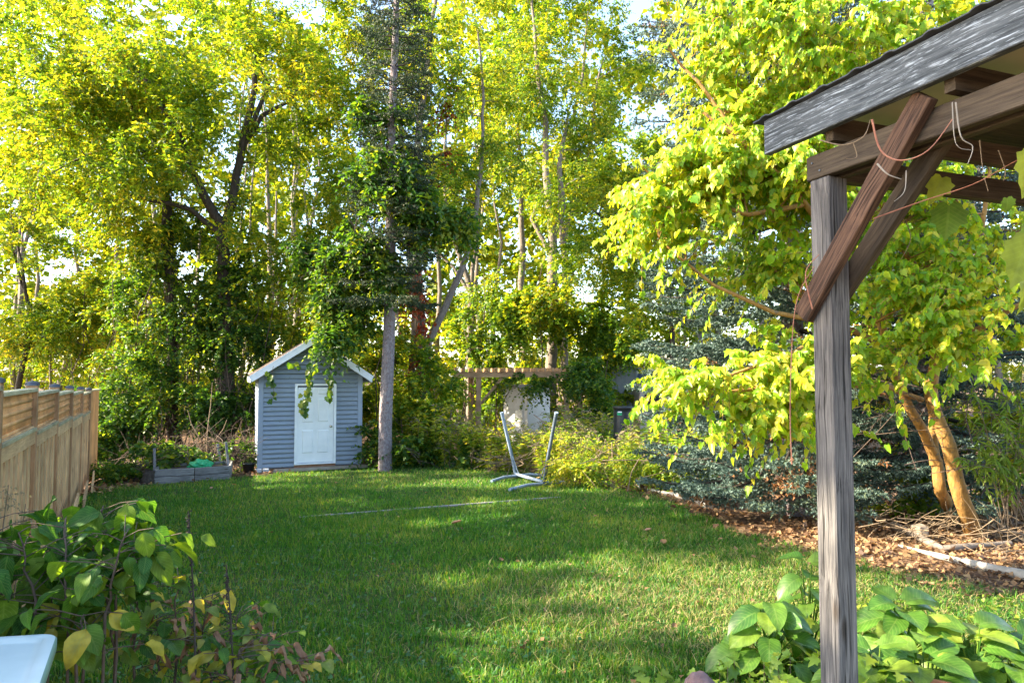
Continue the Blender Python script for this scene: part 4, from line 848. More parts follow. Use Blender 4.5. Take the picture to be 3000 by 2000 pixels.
thicket('understory_shrub', 'yellow green undergrowth shrub behind the fence end', [E(330, 980, 22, 1.8, 1.0, 2.0, 110), E(430, 700, 20.5, 1.4, .9, 1.6, 70)], 'shrub', 34, .09, group='undergrowth shrubs')
thicket('understory_shrub', 'bushy undergrowth rising behind the shed roof', [E(850, 900, 22.5, 2.2, 1.2, 1.7, 150), E(860, 1150, 23, 2.4, 1.2, 1.2, 60), E(1000, 760, 21.5, 1.4, 1.0, 1.6, 70)], 'shrub', 35, .11, group='undergrowth shrubs')
thicket('understory_shrub', 'shady undergrowth between the spruce trunk and pergola', [E(1200, 1120, 19.5, 1.5, .9, 1.5, 120), E(1240, 1250, 18.6, 1.3, .6, .6, 60), E(1100, 1080, 20.5, .8, .9, 1.5, 50)], 'shrub', 36, .095, group='undergrowth shrubs')
thicket('understory_shrub', 'sunny yellow shrub mass above the pergola roof', [E(1480, 960, 25, 2.0, 1.2, 1.4, 110), E(1620, 860, 25.5, 2.2, 1.2, 1.8, 130), E(1780, 980, 25.5, 2.0, 1.2, 1.4, 100)], 'maple', 37, .12, group='undergrowth shrubs')
thicket('understory_shrub', 'tangled hedge under and behind the pergola', [E(1450, 1150, 26.5, 1.9, .8, 1.2, 70), E(1680, 1160, 26, 2.0, .9, 1.0, 80), E(1900, 960, 29.5, 2.6, .8, 1.7, 80)], 'shrub', 38, .12, group='undergrowth shrubs')
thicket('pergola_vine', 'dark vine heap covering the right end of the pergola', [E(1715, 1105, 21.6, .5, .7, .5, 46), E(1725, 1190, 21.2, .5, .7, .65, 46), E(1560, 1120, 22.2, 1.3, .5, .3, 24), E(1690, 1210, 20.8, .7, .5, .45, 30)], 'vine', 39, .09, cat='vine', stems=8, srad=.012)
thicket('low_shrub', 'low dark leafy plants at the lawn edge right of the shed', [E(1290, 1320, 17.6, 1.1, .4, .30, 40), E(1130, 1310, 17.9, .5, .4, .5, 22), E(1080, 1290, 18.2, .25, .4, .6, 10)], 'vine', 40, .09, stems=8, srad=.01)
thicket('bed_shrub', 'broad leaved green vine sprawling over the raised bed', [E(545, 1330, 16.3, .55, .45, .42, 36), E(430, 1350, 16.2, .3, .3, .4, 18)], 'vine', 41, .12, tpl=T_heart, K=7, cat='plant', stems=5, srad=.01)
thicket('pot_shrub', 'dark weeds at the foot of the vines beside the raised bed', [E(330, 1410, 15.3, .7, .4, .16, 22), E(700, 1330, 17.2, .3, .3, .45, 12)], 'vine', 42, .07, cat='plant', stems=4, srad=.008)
thicket('right_shrub', 'shaded shrub beneath the mulberry at the right edge behind the orange stems', [E(2950, 1330, 10.5, 1.0, .6, .7, 40), E(2620, 1390, 11, .8, .5, .5, 26)], 'shrub', 43, .09, stems=10)

# grape vine draped on the spruce and over the shed
def vine_on(name, label, ells, seed, size, leaf='vine', strands=0, group=None, T=6, K=7):
    rg = np.random.default_rng(seed); b = Vector(ells[0][0]); t = thing(name, label, 'vine', b, group)
    C = np.vstack([ell_pts(c, r, n, rg, gap=-.1, fr=.9)[0] for c, r, n in ells]); O = nrmz(rg.normal(size=C.shape) - UP * .3); mb = MB()
    p, d, n, dd, ln = sprays(C, O, T, K, .5, rg, .8); cloud(mb, T_heart, p, d, n, size * rg.uniform(.6, 1.3, len(p))); mb.build('foliage', M_[leaf], t)
    mb = MB(); 
    for i in range(len(C) - 1):
        if np.linalg.norm(C[i + 1] - C[i]) < 1.6: V, F = tube([C[i], (C[i] + C[i + 1]) / 2 - UP * .12, C[i + 1]], .008, 3); mb.add(V, F)
    mb.build('stem', M_['twig_dk'], t, kind='stuff'); return t
vine_on('grape_vine', 'dark grape vine smothering the middle of the spruce trunk', [E(1120, 520, 17.1, 1.0, .9, 1.1, 90), E(1230, 620, 17.2, .9, .8, 1.0, 70), E(1080, 700, 17, .8, .7, 1.0, 50), E(1330, 640, 17.5, .6, .5, .6, 26), E(1110, 330, 17.2, .6, .6, .8, 30), E(1150, 820, 16.9, .35, .3, 1.0, 22), E(1060, 880, 17.2, .5, .4, .8, 26)], 51, .12, group='grape vines')
vine_on('grape_vine', 'grape vine hanging from the trees down onto the shed ridge', [E(960, 860, 17.3, .55, .5, 1.3, 60), E(920, 760, 17.6, .6, .6, .9, 40), E(970, 985, 16.72, .30, .12, .30, 26)], 52, .11, group='grape vines')
vine_on('creeper_vine', 'scarlet creeper climbing the trunk right of the spruce', [E(1228, 880, 19.72, .12, .08, 1.3, 26), E(1235, 1060, 19.7, .16, .1, .45, 9), E(1200, 850, 20, .10, .1, .6, 7)], 53, .10, 'red', T=5, K=5)
vine_on('creeper_vine', 'rusty red creeper high against the sky gap', [E(1305, 400, 21.3, .12, .12, 1.2, 18), E(1325, 230, 21.5, .15, .16, .8, 6)], 54, .10, 'red', T=5, K=6)

# hanging strands on the shed front: every leaf its own part
def leafmesh(name, kind, mat, nl=6, nw=4, fold=.22, droop=.35, wav=.03, seed=0):
    rg = np.random.default_rng(seed); V = []; UV = []
    for i in range(nl + 1):
        t = i / nl
        if kind == 'heart': w = .46 * math.sin(math.pi * min(1, t * .86 + .10)) ** .75 * (1 - t ** 3 * .55) if t < 1 else .0
        elif kind == 'hosta': w = .40 * math.sin(math.pi * min(1, t * .90 + .06)) ** .8 if t < 1 else 0
        elif kind == 'lance': w = .17 * math.sin(math.pi * t) ** .7 if 0 < t < 1 else 0
        else: w = .33 * math.sin(math.pi * t ** .8) ** .8 if 0 < t < 1 else 0
        for j in range(nw + 1):
            s = j / nw * 2 - 1; x = w * s; y = t - (.10 * abs(s) * (1 - t) if kind in ('heart', 'hosta') else 0)
            z = abs(x) * fold - droop * t * t * .6 + wav * math.sin(t * 11 + s * 3 + seed) * abs(s)
            V.append((x, y - (.02 if 0 else 0), z)); UV.append((j / nw, t))
    F = [[i * (nw + 1) + j, i * (nw + 1) + j + 1, (i + 1) * (nw + 1) + j + 1, (i + 1) * (nw + 1) + j] for i in range(nl) for j in range(nw)]
    m = MB(); m.add(V, np.array(F)); me = m.mesh(name, mat, smooth=True); uv = me.uv_layers.new(name='UVMap'); li = np.zeros(len(me.loops), np.int32); me.loops.foreach_get('vertex_index', li); uv.data.foreach_set('uv', np.array(UV, np.float32)[li].ravel())
    return me
def lobedmesh(name, mat, outl, c=(0, .35), fold=.2, droop=.2):
    V, F = fan(outl, c, fold, droop); m = MB(); m.add(V, F); me = m.mesh(name, mat); uv = me.uv_layers.new(name='UVMap'); li = np.zeros(len(me.loops), np.int32); me.loops.foreach_get('vertex_index', li); U = np.stack([V[:, 0] + .5, V[:, 1]], 1).astype(np.float32); uv.data.foreach_set('uv', U[li].ravel()); return me
def leafobj(me, p, d, n, s, parent, name='leaf'):
    y = Vector(d).normalized(); z = Vector(n); z = (z - y * z.dot(y)).normalized(); x = y.cross(z); M = Matrix((x * s, y * s, z * s)).transposed().to_4x4(); M.translation = Vector(p)
    return put(name, me, parent, M)
GR_OUT = [(0, .04), (.24, -.06), (.46, .16), (.36, .30), (.50, .50), (.30, .58), (.20, .80), (0, 1.0)]
vine_me = [lobedmesh('vine_leaf', M_['vine'], GR_OUT, droop=d_) for d_ in (.1, .4)]
lab = ['left strand of vine leaves dangling in front of the shed siding', 'long central vine strand hanging over the white shed door', 'right vine strand hanging past the top right corner of the door', 'short sprig of vine leaves under the shed gable left of the door']
for k, (pts, n) in enumerate(((((801, 1072), (795, 1100), (800, 1130), (803, 1150), (798, 1170), (788, 1182)), 16), (((920, 1040), (908, 1080), (905, 1110), (900, 1140), (895, 1170), (888, 1190), (890, 1210)), 62), (((985, 1010), (978, 1060), (968, 1095), (968, 1120), (962, 1150), (963, 1165)), 34), (((858, 1062), (866, 1078)), 6))):
    W3 = [P(x, y, 16.72 + .0009 * (x - 760)) for x, y in pts]; t = thing('hanging_vine', lab[k], 'vine', W3[0], 'vine strands hanging on the shed')
    m = MB(); m.tube(W3, .005, 4); m.build('stem', M_['twig_dk'], t)
    for j in range(n):
        u = random.random() ** .8 * (len(W3) - 1.001); i = int(u); p = W3[i].lerp(W3[i + 1], u - i) + Vector((random.gauss(0, .05), random.gauss(0, .03) - .03, random.gauss(0, .04)))
        leafobj(random.choice(vine_me), p, (random.gauss(0, .5), -.2, -1), (random.gauss(0, .4), -1, .3), random.uniform(.09, .16), t)

# ------------------------------------------------------------------ conifers
def needles(mb, S_, D, ln, K, rg, nl, nw):
    N = len(S_); t = rg.random((N, K, 1)); p = S_[:, None] + D[:, None] * ln[:, None, None] * t
    pr = rg.normal(size=(N, K, 3)); pr -= D[:, None] * (pr * D[:, None]).sum(-1, keepdims=True); pr = nrmz(pr); dirn = nrmz(D[:, None] * .55 + pr * .85); sd_ = nrmz(np.cross(dirn, pr + rg.normal(size=pr.shape) * .4))
    l = nl * rg.uniform(.7, 1.2, (N, K, 1)); V = np.stack([p - sd_ * nw / 2, p + sd_ * nw / 2, p + dirn * l], 2).reshape(-1, 3); mb.add(V, np.arange(len(V)).reshape(-1, 3))
def conifer(name, label, base, lean_top, R0, zmin, zmax, levels, per, leaf, bark, seed, trunk_r, nl=.035, nw=.009, K=26, full=1.0, twl=.28, dead=0.0, side=None, groups=None, profile=None):
    rg = np.random.default_rng(seed); b = Vector(base); top = Vector(lean_top); t = thing(name, label, 'tree', b, groups); H = top.z - b.z
    n = 14; q = [b.lerp(top, i / n) + Vector((math.sin(i * .9 + seed) * .03, 0, 0)) * (0 < i < n) for i in range(n + 1)]; wood = MB(); wood.tube(q, [trunk_r * (1 - i / n) ** .7 + .015 for i in range(n + 1)], 14); wood.build('trunk', M_[bark], t, smooth=True)
    br = MB(); A, B_, Ln, DS = [], [], [], []
    for L in range(levels):
        z = zmin + (zmax - zmin) * ((L + rg.uniform(-.3, .3)) / levels); f = (z - b.z) / H
        if f > .99: continue
        for k in range(per):
            a = 2 * math.pi * (k + rg.random() * .8) / per + L * 1.3
            if side is not None and math.cos(a - side[0]) < side[1]: continue
            Rr = (R0 * (1 - f) ** .8 if profile is None else profile(f) * R0) * rg.uniform(.75, 1.12)
            if Rr < .15: continue
            c = b.lerp(top, max(0, f)); h = np.array([math.cos(a), math.sin(a), 0]); dr = .30 if f < .6 else .1
            u = np.linspace(0, 1, 7)[:, None]; pts = np.array([c.x, c.y, max(z, b.z + .25)]) + h * Rr * u + UP * (Rr * (-dr * u + .22 * u ** 3)); pts[:, 2] = np.maximum(pts[:, 2], gz(pts[:, 0], pts[:, 1]) + .06)
            V, F = tube(pts, np.linspace(.012 + .012 * Rr, .006, 7), 4); br.add(V, F)
            m = int((6 + 15 * Rr) * full * (1 if z < 4.2 else .62))
            for s in range(m):
                uu = .18 + .82 * (s + rg.random()) / m; p = pts[0] + (pts[-1] - pts[0]) * uu; i = min(5, int(uu * 6)); p = pts[i] + (pts[i + 1] - pts[i]) * (uu * 6 - i)
                sg = 1 if s % 2 else -1; sidev = np.array([-h[1], h[0], 0]) * sg; d = nrmz(sidev * .8 + h * .75 + UP * rg.uniform(-.45, .15)); l = twl * (1.7 * (1 - uu) + .6) * rg.uniform(.7, 1.2) * min(1, Rr)
                A.append(p); B_.append(d); Ln.append(l)
                for w in range(3):
                    v = .25 + .25 * w; p2 = p + d * l * v; d2 = nrmz(d * .7 + np.array([-d[1], d[0], 0]) * (1 if w % 2 else -1) * .7 + UP * rg.uniform(-.3, .1)); A.append(p2); B_.append(d2); Ln.append(l * .55)
    br.build('branch', M_['bark_dk'], t, kind='stuff'); A = np.array(A); B_ = np.array(B_); Ln = np.array(Ln); dd = np.array([noise.noise(Vector(p * 1.3)) for p in A]) 
    lowz = np.clip(1.0 - (A[:, 2] - b.z) / 2.6, 0, 1); isd = (dd + lowz * dead > .62) if dead else np.zeros(len(A), bool)
    mb = MB(); needles(mb, A[~isd], B_[~isd], Ln[~isd], K, rg, nl, nw); mb.build('crown', M_[leaf], t)
    if isd.any(): mb = MB(); needles(mb, A[isd], B_[isd], Ln[isd], int(K * .6), rg, nl, nw); mb.build('dead_twigs', M_['dead_needle'], t)
    return t
def gp(px, d, dz=0): q = P(px, 1200, d); return Vector((q.x, q.y, gzf(q.x, q.y) + dz))
conifer('tall_spruce', 'tall old spruce with bare scaly trunk right of the shed', gpt(1130, 17.2), P(1168, -420, 17.4), 1.3, 4.0, 13.5, 27, 6, 'spruce_dk', 'bark_spruce', 61, .16, K=14, nl=.06, nw=.024, full=.8, twl=.34, profile=lambda f: .45 + .65 * max(0, 1 - f) * 1.2)
conifer('blue_spruce', 'large blue spruce with a low skirt behind the yellow mulberry', gp(2330, 10.9), P(2230, -1500, 11.2), 2.05, .35, 9.6, 34, 11, 'spruce', 'bark_spruce', 62, .17, K=12, nl=.052, nw=.026, full=.88, dead=.32, side=(math.radians(-125), -.2), profile=lambda f: .86 if f < .05 else 1.18 - .15 * f)
conifer('blue_spruce', 'second blue spruce with a visible rough trunk behind the orange stems', gp(2700, 10.9), P(2700, -900, 11), 2.1, .5, 7.0, 20, 9, 'spruce', 'bark_spruce', 63, .22, K=11, nl=.052, nw=.026, full=.8, dead=.45, side=(math.radians(-90), -.35))

# ------------------------------------------------------------------ mulberry with orange stems
def mulberry():
    b1 = G(2855, 1568); b2 = G(2778, 1525); rg = np.random.default_rng(71); t = thing('mulberry_tree', 'mulberry tree with orange brown stems and bright yellow green leaves', 'tree', b1)
    mains = [([b1 - Z * .05] + along((2820, 1470, 8.6), (2790, 1370, 8.5), (2745, 1250, 8.4), (2735, 1160, 8.4), (2745, 1060, 8.3), (2720, 960, 8.2), (2690, 850, 8.0), (2660, 760, 7.9), (2600, 600, 7.6), (2520, 420, 7.4), (2440, 200, 7.3)), [.115, .095, .085, .08, .072, .065, .055, .05, .042, .035, .03, .02]),
             ([b2 - Z * .05] + along((2760, 1440, 8.9), (2740, 1360, 8.9), (2690, 1270, 8.7), (2640, 1150, 8.5), (2600, 1020, 8.2), (2560, 900, 7.9), (2480, 760, 7.5), (2350, 600, 7.2), (2200, 450, 7.0), (2060, 330, 7.0)), [.085, .075, .068, .06, .055, .05, .045, .04, .032, .025, .015]),
             (along((2740, 1360, 8.9), (2735, 1250, 8.8), (2730, 1120, 8.7), (2790, 950, 8.6), (2860, 760, 8.5), (2900, 500, 8.5)), [.07, .06, .055, .045, .035, .02]),
             (along((2700, 1170, 8.6), (2600, 1140, 8.0), (2450, 1130, 7.4), (2300, 1130, 7.0), (2150, 1150, 6.8), (2040, 1165, 6.8), (1950, 1185, 6.9)), [.035, .03, .026, .022, .018, .012, .008]),
             (along((2600, 1020, 8.2), (2450, 950, 7.6), (2250, 900, 7.2), (2080, 820, 7.0), (1930, 700, 7.0)), [.04, .03, .025, .018, .01]),
             (along((2350, 600, 7.2), (2200, 620, 7.0), (2000, 570, 6.9), (1880, 490, 6.9)), [.03, .024, .016, .009]),
             (along((2200, 450, 7.0), (2050, 250, 7.0), (1950, 130, 7.0)), [.025, .018, .01]),
             (along((2450, 950, 7.6), (2300, 1040, 7.0), (2150, 1100, 6.7), (2010, 1230, 6.8)), [.025, .02, .015, .008]),
             (along((2745, 1060, 8.3), (2830, 980, 8.0), (2960, 900, 7.6), (3080, 850, 7.4)), [.05, .04, .03, .02])]
    cr = [E(2280, 330, 7.4, 1.0, 1.0, 1.1, 140), E(2190, 160, 7.4, .5, .7, .6, 30), E(2420, 150, 7.6, 1.2, 1.2, 1.1, 120), E(2130, 620, 7.2, .95, .7, .75, 100), E(2330, 520, 7.3, .9, .9, .8, 80), E(2090, 480, 7.0, .55, .5, .4, 32), E(2230, 780, 7.4, .75, .6, .22, 30),
          E(2330, 1090, 7.0, .75, .45, .10, 30), E(2100, 1110, 6.8, .45, .35, .07, 17), E(2150, 1195, 6.8, .65, .35, .08, 26), E(2330, 1200, 7.0, .4, .4, .12, 14), E(2330, 1060, 7.2, .6, .5, .18, 22), E(2350, 1180, 7.0, .3, .3, .15, 10),
          E(2700, 880, 7.8, 1.3, .9, .45, 80), E(2650, 640, 7.8, 1.3, 1.0, .6, 80), E(2850, 1000, 7.4, .8, .6, .25, 26), E(2900, 750, 8.2, .9, .8, .5, 36), E(2560, 1080, 7.4, .4, .4, .2, 10), E(2620, 300, 8.0, 1.2, 1.0, 1.2, 50), E(2400, -150, 7.8, 2.0, 1.3, .9, 60)]
    C = []; 
    for c, r, n in cr: C.append(ell_pts(c, r, int(n * .8), rg, gap=-.02, fr=1.3, seed=5)[0])
    C = np.vstack(C); O = nrmz(rg.normal(size=C.shape) * .35 + np.array([-.8, -.35, .25]))
    grow(mains, C, rg, thin=.0065, cap=.6, wob=.08).build('trunk', M_['bark_or'], t, smooth=True)
    p, d, n, dd, ln = sprays(C, O, 3, 18, .62, rg, .35, out=1.0, rnd=.75, up=0); d = nrmz(d - UP * .75 + rg.normal(size=d.shape) * .2); n = nrmz(n * .5 + np.array([-.55, -.35, .25])); sz = .078 * rg.uniform(.5, 1.3, len(p))
    # dangling shoots
    o = np.argsort((p[:, 1] - 0) / sz); near = rg.choice(o[:1800], 300, replace=False); far = np.setdiff1d(np.arange(len(p)), near); lob = far[rg.random(len(far)) < .2]; rest = np.setdiff1d(far, lob)
    mb = MB(); cloud(mb, T_heart, p[rest], d[rest], n[rest], sz[rest]); cloud(mb, T_lobed, p[lob], d[lob], n[lob], sz[lob] * 1.15); mb.build('crown', M_['mulberry'], t, kind='stuff')
    ms = [leafmesh('mulberry_leaf', 'heart', M_['mulberry'], 5, 4, seed=s, droop=.2 + .3 * s) for s in range(3)] + [lobedmesh('mulberry_leaf', M_['mulberry'], [(0, .04), (.2, -.04), (.42, .10), (.30, .28), (.50, .52), (.22, .56), (.14, .74), (0, 1.0)])]
    for i in near: leafobj(ms[int(rg.integers(0, 4))], p[i], d[i], n[i], sz[i] * 1.1, t)
    mb = MB()
    for i in range(len(C)):
        for k in range(3):
            L_ = ln[i, k, 0, 0]; q = C[i] + dd[i, k] * L_; V, F = tube([C[i], (C[i] + q) / 2 - UP * .35 * L_ * .25, q - UP * .35 * L_], [.005, .004, .002], 3); mb.add(V, F)
    mb.build('twig', M_['bark_or'], t, kind='stuff')
mulberry()

# ------------------------------------------------------------------ woodland beyond
def woodland():
    rg = np.random.default_rng(81); C = []
    while len(C) < 1950:
        x = rg.uniform(-36, 34); y = rg.uniform(33, 40); z = rg.uniform(-.5, 27)
        if noise.noise(Vector((x * .3, y * .15, z * .3 + 3))) < -.34 + .010 * max(0, z - 4): continue
        if z > 24 + 10 * (noise.noise(Vector((x * .09, 0, 7)))): continue
        C.append((x, y, z))
    C = np.array(C); O = nrmz(rg.normal(size=C.shape)); p, d, n, _, _ = sprays(C, O, 8, 9, 1.6, rg, .3); mb = MB(); cloud(mb, T_round, p, d, n, .34 * rg.uniform(.6, 1.3, len(p))); mb.build('far_woodland', M_['wood_far'], kind='stuff')
    mb = MB()
    for k in range(60):
        x = rg.uniform(-32, 30); y = rg.uniform(29, 34); h = rg.uniform(9, 16); n_ = 8; q = np.stack([x + np.cumsum(rg.normal(size=n_)) * .25, np.full(n_, y), np.linspace(-.6, h, n_)], 1); V, F = tube(q, np.linspace(rg.uniform(.08, .22), .03, n_), 6); mb.add(V, F)
    mb.build('woodland_trunks', M_['bark_gr'], kind='stuff')
    # low hedge line that closes the view under the crowns
    x = rg.uniform(-30, 30, 420); y = rg.uniform(28.5, 31, 420); C = np.stack([x, y, rg.uniform(-.6, 5.0, 420)], 1); O = nrmz(rg.normal(size=C.shape)); p, d, n, _, _ = sprays(C, O, 9, 9, 1.2, rg, .3); mb = MB(); cloud(mb, T_round, p, d, n, .19 * rg.uniform(.6, 1.3, len(p))); mb.build('far_undergrowth', M_['wood_far'], kind='stuff')
    # unseen leaf clusters added at left, placed so their shade dapples the lawn
    C = []; tn = math.tan(R(SUN_EL)); sx, sy = -math.sin(R(SUN_AZ)), math.cos(R(SUN_AZ))
    while len(C) < 700:
        X0 = rg.uniform(-8, 3.4); Y0 = rg.uniform(2, 17.0); t_ = rg.uniform(7, 20); x = X0 - sx * t_; y = Y0 + sy * t_; z = t_ * tn
        if x > -9.8 or z > 13 or not (x < -.75 * y - 1.6 or z > 3.6 + .55 * y): continue
        nn = noise.noise(Vector((X0 * .8, Y0 * 1.1, 4.2)))
        n2 = noise.noise(Vector((X0 * 1.6, Y0 * 2.2, 1.7))); band = abs((X0 - .2) * .82 + (Y0 - 6.6) * .57) < .2 and Y0 < 7
        if (Y0 < 8.0 and X0 > -.6 + .5 * nn and not band and n2 < .42) or nn < -.2 or n2 < -.22: continue
        if Y0 > 13.5 and (n2 < .16 or X0 < -5.5 and Y0 > 15): continue
        C.append((x, y, z))
    q = ell_pts((-9.0, 1.5, 8.9), (2.0, 1.9, 1.6), 74, rg, gap=-.1)[0]; C = np.vstack([np.array(C), q])  # unseen leaf clump added above to shade the patio post and fascia
    O = nrmz(rg.normal(size=C.shape)); p, d, n, _, _ = sprays(C, O, 8, 8, .7, rg, .3); mb = MB(); cloud(mb, T_round, p, d, n, .19 * rg.uniform(.6, 1.3, len(p))); mb.build('unseen_shade_leaves', M_['shrub'], kind='stuff')
woodland()

# ------------------------------------------------------------------ weeds, brush and small growth
T_wnarrow = (np.array([(0, 0, 0), (-.13, .45, .02), (0, 1, -.25), (.13, .45, .02)]), np.array([[0, 2, 1], [0, 3, 2]]))
def weed_proto(kind, seed):
    rg = np.random.default_rng(seed); st = MB(); lf = MB(); pl = MB()
    for k in range(13):
        a = rg.uniform(0, 2 * np.pi); r = rg.uniform(.02, .28); h = rg.uniform(.7, 1.35); lean = rg.normal(size=2) * .18; x, y = r * math.cos(a), r * math.sin(a); u = np.linspace(0, 1, 6)[:, None]
        q = np.array([x, y, 0]) + np.hstack([u ** 1.5 * lean[0] * h * 1.4, u ** 1.5 * lean[1] * h * 1.4, u * h]); V, F = tube(q, np.linspace(.007, .003, 6), 3); st.add(V, F)
        n = 52; t = rg.uniform(.08, .97, n); p = np.stack([np.interp(t, u[:, 0], q[:, i]) for i in range(3)], 1); d = rg.normal(size=(n, 3)); d[:, 2] = rg.uniform(-.2, .5, n); cloud(lf, T_wnarrow if kind != 2 else T_small, p, d, UP + rg.normal(size=(n, 3)) * .4, rg.uniform(.10, .19, n))
        if kind != 2 or k < 3:
            for s in range(7 if kind == 1 else 4):
                dd = nrmz(rg.normal(size=3) * np.array([1, 1, .3]) + UP * .5); o = q[-1] - UP * rg.uniform(0, .2); m = 12; tt = rg.random((m, 1)); pp = o + dd * .17 * tt - UP * .09 * tt ** 2; cloud(pl, T_round, pp, rg.normal(size=(m, 3)) + UP * .4, rg.normal(size=(m, 3)), rg.uniform(.018, .034, m))
    return st.mesh('stem', M_['twig'] if kind == 1 else M_['twig_dk']), lf.mesh('foliage', M_['weed']), pl.mesh('seed_plume', M_['plume'])
WP = [weed_proto(k, 90 + k) for k in range(3)]
def weeds():
    spots = [(1240, 1325, 18.2, 0), (1330, 1330, 18.0, 1), (1400, 1330, 17.6, 2), (1450, 1330, 17.0, 0), (1500, 1335, 16.8, 2), (1540, 1330, 17.4, 0), (1590, 1320, 16.6, 0), (1640, 1330, 16.2, 1), (1690, 1330, 16.6, 0), (1740, 1330, 16.0, 1), (1790, 1340, 15.6, 2), (1840, 1350, 15.4, 0), (1900, 1350, 15.2, 1), (1960, 1360, 14.6, 2), (2020, 1370, 14.0, 2), (1480, 1300, 18.6, 1), (1560, 1290, 19.4, 0), (1620, 1290, 19, 0), (1680, 1290, 18.6, 1), (1730, 1290, 19, 1), (1860, 1300, 17, 1), (1930, 1310, 17, 0), (2080, 1400, 13.2, 2), (1380, 1290, 19.6, 1), (1600, 1360, 15.6, 2), (1660, 1370, 15.2, 1), (2040, 1340, 16, 0), (1520, 1290, 20.5, 0), (1820, 1290, 19.5, 2), (1300, 1300, 19.4, 0)]
    labs = ['drooping green goldenrod clump', 'faded goldenrod clump with brown plumes', 'leafy green weed clump']
    WW = ['left of the pergola posts', 'at the foot of the left pergola post', 'at the foot of the front pergola post', 'just left of the hammock stand', 'behind the far hammock arm', 'between the hammock arms, further back', 'in front of the near hammock arm', 'right of the near hammock arm', 'second to the right of the near hammock arm', 'below the vine heap on the pergola', 'left of the black barrel',
          'under the black barrel', 'right of the black barrel', 'under the low mulberry branch tips', 'beside the blue spruce skirt', 'left of the white metal shed', 'in front of the white metal shed', 'hiding the right side of the white shed', 'under the right half of the pergola', 'under the right end of the pergola', 'in front of the neighbour shed', 'in front of the small cabin', 'nearest the spruce at the lawn edge', 'under the left half of the pergola', 'low between the hammock arms', 'low right of the near hammock arm', 'behind the mulberry branch tips', 'behind the white metal shed', 'below the flat roof edge of the neighbour shed', 'furthest left in the weed bed']
    for i, (x, _, d, k) in enumerate(spots):
        g = gp(x, d); t = thing('goldenrod_plant', labs[k] + ', ' + WW[i], 'plant', g, ('green goldenrod clumps', 'faded goldenrod clumps', 'leafy weed clumps')[k], rz=i * 2.1); s = random.uniform(.9, 1.15) * (1.15 if d > 18 else 1.0 if d > 15.8 else .85) * (.68 if 1460 <= x <= 1560 else 1)
        for nm, me in zip(('stem', 'foliage', 'seed_plume'), WP[k]):
            o = put(nm, me, t, WM[t.name] @ Matrix.Scale(s, 4), 'stuff' if nm != 'foliage' else None) 
weeds()
def brush(name, label, ells, nst, seed, mat='twig', L=(.5, 1.3), leaves=None, cat='brush pile', dirb=(1, 0, .2), rad=.006, th=0.8):
    rg = np.random.default_rng(seed); c0 = ells[0][0]; t = thing(name, label, cat, Vector((c0[0], c0[1], gzf(c0[0], c0[1])))); mb = MB()
    for k in range(nst):
        c, r, _ = ells[k % len(ells)]; p = np.array(c) + rg.uniform(-1, 1, 3) * np.array(r); d = nrmz(np.array(dirb) * th + rg.normal(size=3) * np.array([1, .8, .45])); l = rg.uniform(*L); u = np.linspace(-.5, .5, 6)[:, None]; bend = rg.normal(size=3) * .42
        q = p + d * l * u + bend * (u * u) * l * 1.5; q[:, 2] = np.maximum(q[:, 2], gz(q[:, 0], q[:, 1]) + .02); V, F = tube(q, np.linspace(rad * rg.uniform(.8, 2), rad * .4, 6), 3); mb.add(V, F)
    mb.build('stick', M_[mat], t, kind='stuff')
    if leaves:
        lm, n, size, tpl = leaves; C = np.vstack([ell_pts(c, r, max(3, int(n * .1)), rg, gap=-.3)[0] for c, r, _ in ells]); O = nrmz(rg.normal(size=C.shape)); p, d, nn, _, _ = sprays(C, O, 7, 9, .4, rg, .6); mb = MB(); cloud(mb, tpl, p, d, nn, size * rg.uniform(.6, 1.3, len(p))); mb.build('foliage', M_[lm], t)
brush('brush_pile', 'tangled pile of cut branches and weeds right of the hammock stand', [E(1700, 1370, 14.2, .8, .4, .22, 1), E(1850, 1360, 14.0, .7, .4, .28, 1), E(1960, 1360, 13.4, .6, .4, .3, 1)], 70, 101, 'twig', leaves=('weed', 460, .075, T_small))
brush('brush_pile', 'dark pile of dry brush with plumes left of the stand', [E(1640, 1290, 15.3, .5, .4, .22, 1), E(1720, 1330, 14.6, .4, .3, .25, 1)], 50, 102, 'twig_dk', leaves=('weed', 200, .06, T_small))
brush('twig_heap', 'grey dry twigs leaning in front of the weeds at the lawn edge', [E(1490, 1350, 16.3, .6, .2, .12, 1)], 34, 103, 'twig', cat='twigs')
brush('cut_branches', 'fan of pale cut branches lying left of the raised bed', [E(390, 1375, 15.9, .55, .25, .12, 1)], 34, 104, 'twig', (.8, 1.5), cat='branches', dirb=(1, .1, .25), th=2.2, rad=.008)
brush('dead_brush', 'dark dead twigs under the vines behind the raised bed', [E(640, 1310, 17.2, .8, .4, .45, 1), E(450, 1350, 16.8, .8, .4, .25, 1)], 260, 105, 'twig_dk', cat='brush', dirb=(0, 0, 1))
brush('dry_stalks', 'orange dry stalks and fallen twigs around the foot of the mulberry', [E(2900, 1560, 8.4, .55, .5, .12, 1), E(2700, 1530, 8.8, .6, .4, .1, 1)], 70, 106, 'twig', (.4, 1.1), cat='stalks', dirb=(.6, 0, .5), rad=.005)
brush('bare_twigs', 'fine bare twigs hanging across the shade under the mulberry', [E(2700, 1260, 8.3, 1.0, .4, .45, 1), E(2620, 1150, 8.2, .7, .4, .3, 1), E(2900, 1250, 8.2, .5, .4, .5, 1)], 60, 107, 'twig_dk', (.4, 1.2), cat='twigs', dirb=(1, 0, .3), rad=.0045)
